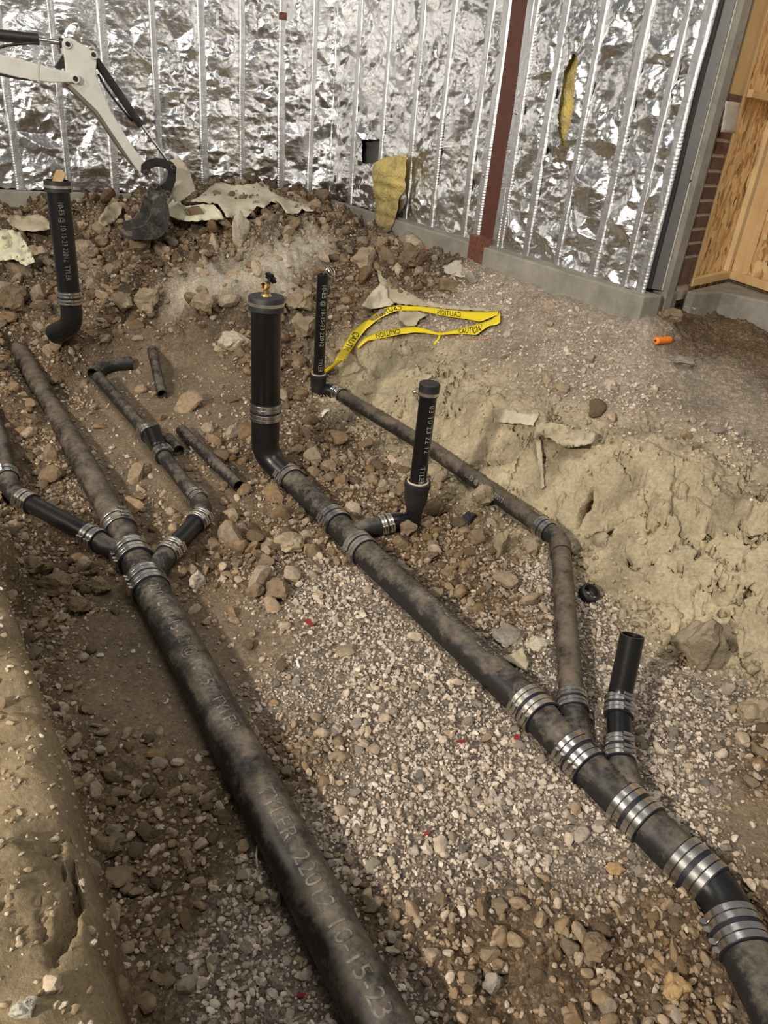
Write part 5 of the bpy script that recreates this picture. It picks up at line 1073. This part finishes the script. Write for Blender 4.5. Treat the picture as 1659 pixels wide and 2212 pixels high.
# red and white litter
for (px, py, w_, h_, lab, mt, ang) in ((641, 1246, 24, 10, 'red plastic sliver near the brown clods, upper of the two red slivers', 'red', .2), (667, 1351, 28, 12, 'red plastic sliver in the gravel, lower of the two red slivers', 'red', .6), (1114, 1599, 14, 14, 'red plastic chip beside a clamp of the long pipe', 'red', .4), (650, 2157, 18, 11, 'red plastic chip at the near edge by the thick pipe', 'red', -.3), (636, 1008, 16, 12, 'red scrap just behind the riser elbow', 'red', .4), (1095, 1408, 20, 5, 'brown sliver', 'red', .1),
                                       (995, 1608, 22, 6, 'brown red splinter on gravel', 'red', .2), (920, 1808, 18, 8, 'dark red chip on the near gravel', 'red', -.4)):
    if lab in ('brown sliver',): continue
    c = hit(px, py); s_ = depth(c) / FPX; ca, sa_ = math.cos(ang), math.sin(ang); q = []
    for x, y in ((-.5, -.1), (-.1, -.5), (.5, .1), (.35, .5), (-.2, .3)):
        xx = x * w_ * ca - y * h_ * sa_; yy = x * w_ * sa_ + y * h_ * ca; q.append(atz(px + xx, py + yy, c[2]) + up * (.006 + .012 * (x + .5)))
    m = MB(); m.add(q + [p + up * .003 for p in q], [(4, 3, 2, 1, 0), (5, 6, 7, 8, 9)] + [(i, (i + 1) % 5, 5 + (i + 1) % 5, 5 + i) for i in range(5)]); o = m.obj('plastic_chip', M[mt], None, own=True); tag(o, lab, 'scrap')
V_, F_ = tube([hit(556, 1838) + up * .02, hit(553, 1865) + up * .03, hit(557, 1890) + up * .012], .0028, 7); o = mesh('straw', V_, F_, ROCK['pale'], None, True, True); tag(o, 'pale dry straw beside the thick left pipe', 'straw')
MBs = MB(); p = hit(1402, 712); q = hit(1452, 714); MBs.box(p, q - p, np.array([0, .02, 0]), up * .012); o = MBs.obj('wood_sliver', ROCK['pale'], None, own=True); tag(o, 'pale splinter of wood behind the orange spool', 'wood')

# ------------------------------------------------------------------ rocks
def icos(sub):
    bm = bmesh.new(); bmesh.ops.create_icosphere(bm, subdivisions=sub, radius=1); V_ = np.array([tuple(v.co) for v in bm.verts]); F_ = np.array([[v.index for v in f.verts] for f in bm.faces]); bm.free(); return V_, F_
ICO = {k: icos(k) for k in (1, 2, 3, 4)}
def rockshape(sub, seed, rough=.22, cuts=11, lim=.66):
    V_, F_ = ICO[sub]; V_ = V_.copy(); r_ = np.random.default_rng(seed)
    for k in range(cuts):                                   # knock off flat faces
        n = nrm(r_.normal(size=3)); l = r_.uniform(lim - .12, lim + .16); d = V_ @ n; V_ -= np.where(d > l, (d - l) * .92, 0)[:, None] * n
    q_ = V_ + seed * 1.7
    nz = perlin(q_[:, 0] * 1.5, q_[:, 1] * 1.5, q_[:, 2] * 1.5) * rough + perlin(q_[:, 0] * 3.5, q_[:, 1] * 3.5, q_[:, 2] * 3.5) * rough * .55 + perlin(q_[:, 0] * 8, q_[:, 1] * 8, q_[:, 2] * 8) * rough * .28
    return V_ * (1 + nz)[:, None], F_
RK = [  # px, py (base centre), width px, height px, material, squash, label
 (1513, 1468, 122, 150, 'boulder', .95, 'biggest grey brown boulder below the clay bank at right'), (618, 1200, 78, 62, 'tan', .6, 'flat tan rock left of the diagonal pipe clamps'), (676, 1012, 46, 42, 'tan', .9, 'round tan rock in the dirt behind the riser elbow'),
 (1080, 1212, 46, 64, 'tan', 1.0, 'upright tan rock, taller of the pair by the thin pipe'), (1031, 1188, 50, 44, 'brown', .9, 'squat brown rock left of the upright tan rock'), (1162, 1415, 58, 40, 'pale', .8, 'yellowish pale rock between main and thin pipes'), (1105, 1395, 84, 50, 'grey', .45, 'flat grey rock left of the yellowish pale rock'),
 (313, 688, 66, 58, 'tan', .9, 'large tan clod in the middle of the back rubble row'), (262, 684, 48, 48, 'tan', .9, 'tan clod touching the large middle clod on its left'), (440, 704, 56, 56, 'tan', .9, 'tan clod left of the pale slab by the riser'), (888, 606, 72, 58, 'brown', .9, 'biggest brown clod behind the tape loop'), (787, 590, 54, 50, 'tan', .9, 'tan clod near the hanging insulation foot'),
 (838, 580, 44, 46, 'brown', .9, 'dark brown clod left of the biggest brown clod'), (1450, 707, 50, 36, 'brown', .8, 'smooth brown boulder at the foot of the corner kerb'), (1474, 808, 58, 36, 'grey', .7, 'pale rock on the plateau below the orange spool'), (1010, 1140, 28, 34, 'dark', .9, 'dark blue grey stone between the two right pipes'), (424, 1280, 38, 46, 'pale', .9, 'pale round stone right of the left main clamps'),
 (600, 1306, 60, 52, 'brown', .8, 'big brown clod on the gravel below the flat rock'), (548, 1300, 44, 46, 'brown', .8, 'brown clod left of the big brown clod'), (1464, 2165, 68, 66, 'orange', .8, 'orange brown rock near the bottom of the long pipe'), (1255, 1828, 46, 42, 'gravelish', .7, 'pale flat stone lying in the near gravel'), (1330, 1900, 42, 34, 'orange', .7, 'ochre stone by the second last clamp'),
 (1279, 2095, 78, 62, 'brown', .7, 'brown block in the dark soil at the bottom'), (1064, 2155, 48, 62, 'grey', .9, 'round grey block in the bottom dark soil'), (48, 2212, 58, 50, 'slab', .9, 'pale square stone on the left bank at the bottom edge'), (515, 552, 44, 74, 'pale', 1.0, 'pale crumbly upright clod on the powdery mound'), (497, 770, 78, 46, 'pale', .7, 'pale slab just left of the riser pipe'),
 (225, 1866, 70, 62, 'brown', .8, 'dark boulder wedged against the left bank'), (250, 1925, 70, 50, 'brown', .6, 'dark flat rock below the wedged boulder'), (1640, 1580, 84, 78, 'tan', .6, 'yellow tan slab at the right edge of the gravel'), (1041, 1108, 50, 54, 'tan', .9, 'angular tan rock resting against the thin pipe'), (1148, 1205, 40, 44, 'tan', .9, 'tan stone left of the thin pipe bend'),
 (537, 1945, 34, 34, 'tan', .8, 'tan stone chip by the thick pipe, farthest of the chips'), (563, 1958, 30, 38, 'tan', .8, 'tan stone chip by the thick pipe, middle of the chips'), (592, 1962, 30, 42, 'tan', .8, 'tan stone chip by the thick pipe, touching the pipe side'), (921, 548, 34, 22, 'pink', .6, 'pinkish red chunk in the rubble near the kerb'),
 (575, 1238, 44, 40, 'brown', .8, 'brown clod behind the big brown clod'), (20, 690, 70, 60, 'brown', .9, 'brown clod at the left edge behind the buried pipe'), (75, 600, 60, 55, 'tan', .9, 'tan clod left of the far left riser foot'), (180, 560, 55, 45, 'tan', .9, 'tan clod right of the far left riser middle'), (655, 760, 60, 60, 'tan', .9, 'tan clod between the riser and the lettered standpipe'), (640, 700, 70, 60, 'tan', .8, 'pale tan clod right of the capped riser'),
 (1215, 850, 46, 24, 'tan', .7, 'tan shard on the plateau above the clay'), (965, 640, 50, 40, 'brown', .8, 'brown clod right of the grey fabric ridge'), (1020, 620, 36, 30, 'grey', .8, 'grey stone near the flat triangular sheet'), (300, 560, 46, 40, 'brown', .9, 'brown clod below the bucket'), (420, 520, 50, 46, 'brown', .9, 'brown clod right of the bucket'), (110, 1300, 80, 62, 'brown', .8, 'dark brown boulder in the left trench below the arm clamps'), (170, 1335, 60, 50, 'brown', .8, 'dark brown rock next to the left trench boulder'), (60, 1240, 66, 56, 'brown', .8, 'dark brown rock above the left trench boulder'), (210, 1290, 56, 44, 'brown', .8, 'dark brown rock touching the left main pipe'),
 (1430, 690 - 40 + 33, 30, 16, 'pale', .5, 'white chip in front of the corner kerb'), (1490, 675, 30, 18, 'pale', .5, 'white chip right of the brown boulder'), (745, 1395 + 30, 56, 34, 'tan', .4, 'low tan stone half sunk in the middle gravel'), (870, 1075, 40, 36, 'brown', .8, 'brown clod left of the capped standpipe foot'), (950, 1050, 34, 32, 'tan', .8, 'tan stone right of the capped standpipe foot'), (880, 1165, 40, 36, 'brown', .8, 'brown clod in front of the standpipe elbow')]
for k, (px, py, w_, h_, mt, sq_, lab) in enumerate(RK):
    c = hit(px, py - h_ * .12); s_ = depth(c) / FPX; V_, F_ = rockshape(4 if w_ > 54 else 3, 100 + k, .26)
    V_ = V_ / np.abs(V_).max(0); hx_, hz_ = w_ * s_ / 2, h_ * s_ / 2 * 1.05
    Pw = V_[:, 0:1] * hx_ * CR * [1, 1, 0] + V_[:, 1:2] * hx_ * .9 * np.array([0, 1, 0]) + V_[:, 2:3] * hz_ * sq_ * 1.15 * up
    cc = np.array([c[0], c[1], 0]) + np.array([0, hx_ * .5, 0]); zc0 = ter(cc[0], cc[1])
    Pw = Pw + cc + up * (zc0 + hz_ * sq_ * .72)
    o = mesh('rock', Pw, F_, ROCK[mt], None, True, True, 28); tag(o, lab, 'rock')

# stones: the larger loose ones are parts of the ground, the rest is gravel
AXC = [(P, r) for P, r in ((right_main, R_MAIN), (left_main, R_LEFT), (left_up, R_UP), (left_arm, .038), (left_two, .037), (thin, .04), (stub, .036), (cap_branch, .037))]
AXP = np.concatenate([dens(P, .04)[:, :2] for P, r in AXC]); AXR = np.concatenate([np.full(len(dens(P, .04)), r) for P, r in AXC])
def scatter(n, dens_w, seed, ymax=7.2):
    r_ = np.random.default_rng(seed); y = .35 + (ymax - .35) * r_.random(n) ** 1.0; x = gx0(y) + gw(y) * (2 * r_.random(n) - 1)
    keep = r_.random(n) < gw(y) / gw(ymax); x, y = x[keep], y[keep]
    z = ter(x, y); px, py, t = project(np.stack([x, y, z], -1)); k = (px > -140) & (px < IW + 140) & (py > 300) & (py < IH + 200) & (t > .5)
    k &= ((np.stack([x, y], -1) - CORNER[:2]) @ WN[:2] > .12) & ((np.stack([x, y], -1) - CORNER[:2]) @ LNn[:2] > .12)
    x, y, z, t = x[k], y[k], z[k], t[k]; i, j = ter.idx(x, y); ww = W[i, j]; k = r_.random(len(x)) < ww @ np.array([dens_w[q] for q in ZN]); return x[k], y[k], z[k], t[k], ww[k]
def clearance(x, y):
    d = np.full(len(x), 9.0)
    for p, r in zip(AXP, AXR): d = np.minimum(d, np.hypot(x - p[0], y - p[1]) - r)
    return d
def tints(ww, r_, n):
    base = ww @ np.array([SOIL[q] for q in ZN]); pal = np.array([(.60, .52, .44), (.70, .63, .55), (.54, .45, .36), (.41, .325, .235), (.42, .38, .34), (.76, .69, .59), (.31, .225, .145)])
    pg = np.array([.28, .2, .2, .1, .12, .07, .03]); pd = np.array([.10, .06, .2, .28, .06, .03, .27])
    g_ = (ww[:, [iG, iP]].sum(1))[:, None]; cum = np.cumsum(g_ * pg + (1 - g_) * pd, 1); cum /= cum[:, -1:]; k = (r_.random(n)[:, None] > cum).sum(1)
    c = pal[np.clip(k, 0, 6)] * np.array([1.0, .985, .96]) * (.8 + .4 * r_.random((n, 1))); mix = .12 + .40 * r_.random((n, 1)); dk = (ww[:, [iM, iD]].sum(1))[:, None]; return (c * (1 - mix) + base * mix * 1.1) * (1.06 - dk * np.array([.20, .23, .28]))  # mound stones browner and darkened for its dimmer light; dirt stones alike
protos = []
for k in range(10):
    V_, F_ = rockshape(3, 400 + k, .24, 9); V_ *= np.array([1, .8, .58]); me = bpy.data.meshes.new('stone'); me.from_pydata(V_.tolist(), [], F_.tolist()); me.polygons.foreach_set('use_smooth', [True] * len(me.polygons)); me.set_sharp_from_angle(angle=math.radians(32))
    me.materials.append(ROCK[['gravelish', 'tan', 'brown', 'gravelish', 'grey', 'brown', 'tan', 'brown', 'gravelish', 'brown'][k]]); protos.append(me)
r_ = np.random.default_rng(5); x, y, z, t_, ww = scatter(9000, {'G': .4, 'D': .6, 'C': .03, 'P': .12, 'M': .6, 'U': .08, 'L': .02, 'S': .04}, 21)
size = np.clip(r_.lognormal(math.log(.021), .38, len(x)), .012, .065); size = np.where(ww[:, iM] > .5, size * 1.25, size); size = np.where((ww[:, iG] > .5), np.minimum(size, .020), size); size = np.where(t_ < 2.3, np.minimum(size, .026), size)
cl_ = clearance(x, y); ok = cl_ > size * .8; order = np.argsort(-(size / t_)[ok]); sel = np.flatnonzero(ok)[order][:300]
for q in sel:
    brown = ww[q, iG] + ww[q, iP] < .5; k = random.choice([1, 2, 5, 7, 9, 2, 6] if brown else [0, 3, 8, 4, 0, 3])
    o = bpy.data.objects.new('stone', protos[k]); COL.objects.link(o); o.parent = ground
    s_ = float(size[q]); o.location = (float(x[q]), float(y[q]), float(z[q] + s_ * .28)); o.scale = (s_, s_ * random.uniform(.8, 1.1), s_ * random.uniform(.8, 1.3)); o.rotation_euler = (random.uniform(-.5, .5), random.uniform(-.5, .5), random.uniform(0, 6.28))
def joined(name, x, y, z, size, tint, sub, seed, lift=.25, label=None):
    r_ = np.random.default_rng(seed); pv = [rockshape(sub, 700 + k, .14, 7) for k in range(12)]; n = len(x); nv = len(pv[0][0]); F0 = pv[0][1]
    which = r_.integers(0, 12, n); base = np.stack([p[0] for p in pv])[which] * np.array([1, .8, .6]) * r_.uniform(.75, 1.2, (n, 1, 3))
    q = r_.normal(size=(n, 4)); q[:, 1:3] *= .35; q /= np.linalg.norm(q, axis=1)[:, None]; a, b, c, d = q.T
    Rm = np.stack([np.stack([1 - 2 * (c * c + d * d), 2 * (b * c - a * d), 2 * (b * d + a * c)], -1), np.stack([2 * (b * c + a * d), 1 - 2 * (b * b + d * d), 2 * (c * d - a * b)], -1), np.stack([2 * (b * d - a * c), 2 * (c * d + a * b), 1 - 2 * (b * b + c * c)], -1)], 1)
    Vv = np.einsum('nij,nvj->nvi', Rm, base) * size[:, None, None] + np.stack([x, y, z + size * lift], -1)[:, None]
    F_ = (F0[None] + (np.arange(n) * nv)[:, None, None]).reshape(-1, 3)
    o = bigmesh(name, Vv.reshape(-1, 3), F_, M['gravel'], (('tint', 'FLOAT_COLOR', np.repeat(tint, nv, 0)),), smooth=False)
    o.parent = ground; tag(o, None, None, None, 'stuff'); return o
r_ = np.random.default_rng(6); x, y, z, t_, ww = scatter(420000, {'G': 1.0, 'D': .60, 'C': .03, 'P': .60, 'M': .60, 'U': .03, 'L': .16, 'S': .10}, 31)
size = np.clip(r_.lognormal(math.log(.0056), .46, len(x)), .0028, .018); size *= np.where(ww[:, iM] + ww[:, iD] > .5, 1.15, 1.0); size = np.where(ww[:, iL] + ww[:, iC] > .5, np.minimum(size, .009), size)
patch = fbm(x * 1.8, y * 1.8, 20., 3); bald = (patch > .25) & (ww[:, iG] < .6) & (r_.random(len(x)) < .75)
bald |= (fbm(x * 2.2, y * 2.2, 31., 3) > .22) & (ww[:, iG] >= .6) & (size > .007) & (r_.random(len(x)) < .8)
ok = (clearance(x, y) > size * .3) & (size * FPX / t_ > 1.5) & ~bald
tn = tints(ww, r_, len(x)); nr = ok & (t_ < 2.45); fr_ = ok & (t_ >= 2.45)
print('pebbles', nr.sum(), fr_.sum())
big = size > .0066
print('near big', (nr & big).sum(), 'near small', (nr & ~big).sum(), 'far', fr_.sum())
idx = np.flatnonzero(nr & big)[:7500]; joined('near_gravel', x[idx], y[idx], z[idx], size[idx], tn[idx], 2, 8)
idx = np.flatnonzero(nr & ~big)[:22000]; joined('fine_gravel', x[idx], y[idx], z[idx], size[idx], tn[idx], 1, 18)
idx = np.flatnonzero(fr_)[:30000]; joined('far_gravel', x[idx], y[idx], z[idx], size[idx] * 1.2, tn[idx], 1, 9)
r_ = np.random.default_rng(16); x, y, z, t_, ww = scatter(26000, {'G': .04, 'D': .5, 'C': .01, 'P': .05, 'M': 1.0, 'U': .12, 'L': .02, 'S': .03}, 41)
size = np.clip(r_.lognormal(math.log(.021), .55, len(x)), .008, .10); size = np.where(t_ < 2.6, np.minimum(size, .028), size); ok = clearance(x, y) > size * .9; idx = np.flatnonzero(ok)[:4200]
# crumbled clay along the foot of the bank
bl = dens([hit(a, b)[:3] for a, b, c in B], .012); kk = r_.integers(0, len(bl), 900); cx = bl[kk, 0] + r_.normal(0, .05, 900); cy = bl[kk, 1] + r_.normal(0, .05, 900); cs = np.clip(r_.lognormal(math.log(.011), .5, 900), .004, .04)
okc = clearance(cx, cy) > cs * .9; cx, cy, cs = cx[okc], cy[okc], cs[okc]; joined('clay_crumbs', cx, cy, ter(cx, cy), cs, np.array(SOIL['C']) * r_.uniform(.6, 1.05, (len(cx), 1)), 2, 12)
joined('earth_clods', x[idx], y[idx], z[idx], size[idx], tints(ww, r_, len(x))[idx] * [.78, .74, .68], 2, 10)  # clods darkened further: the mound's dimmer light is put into their tint
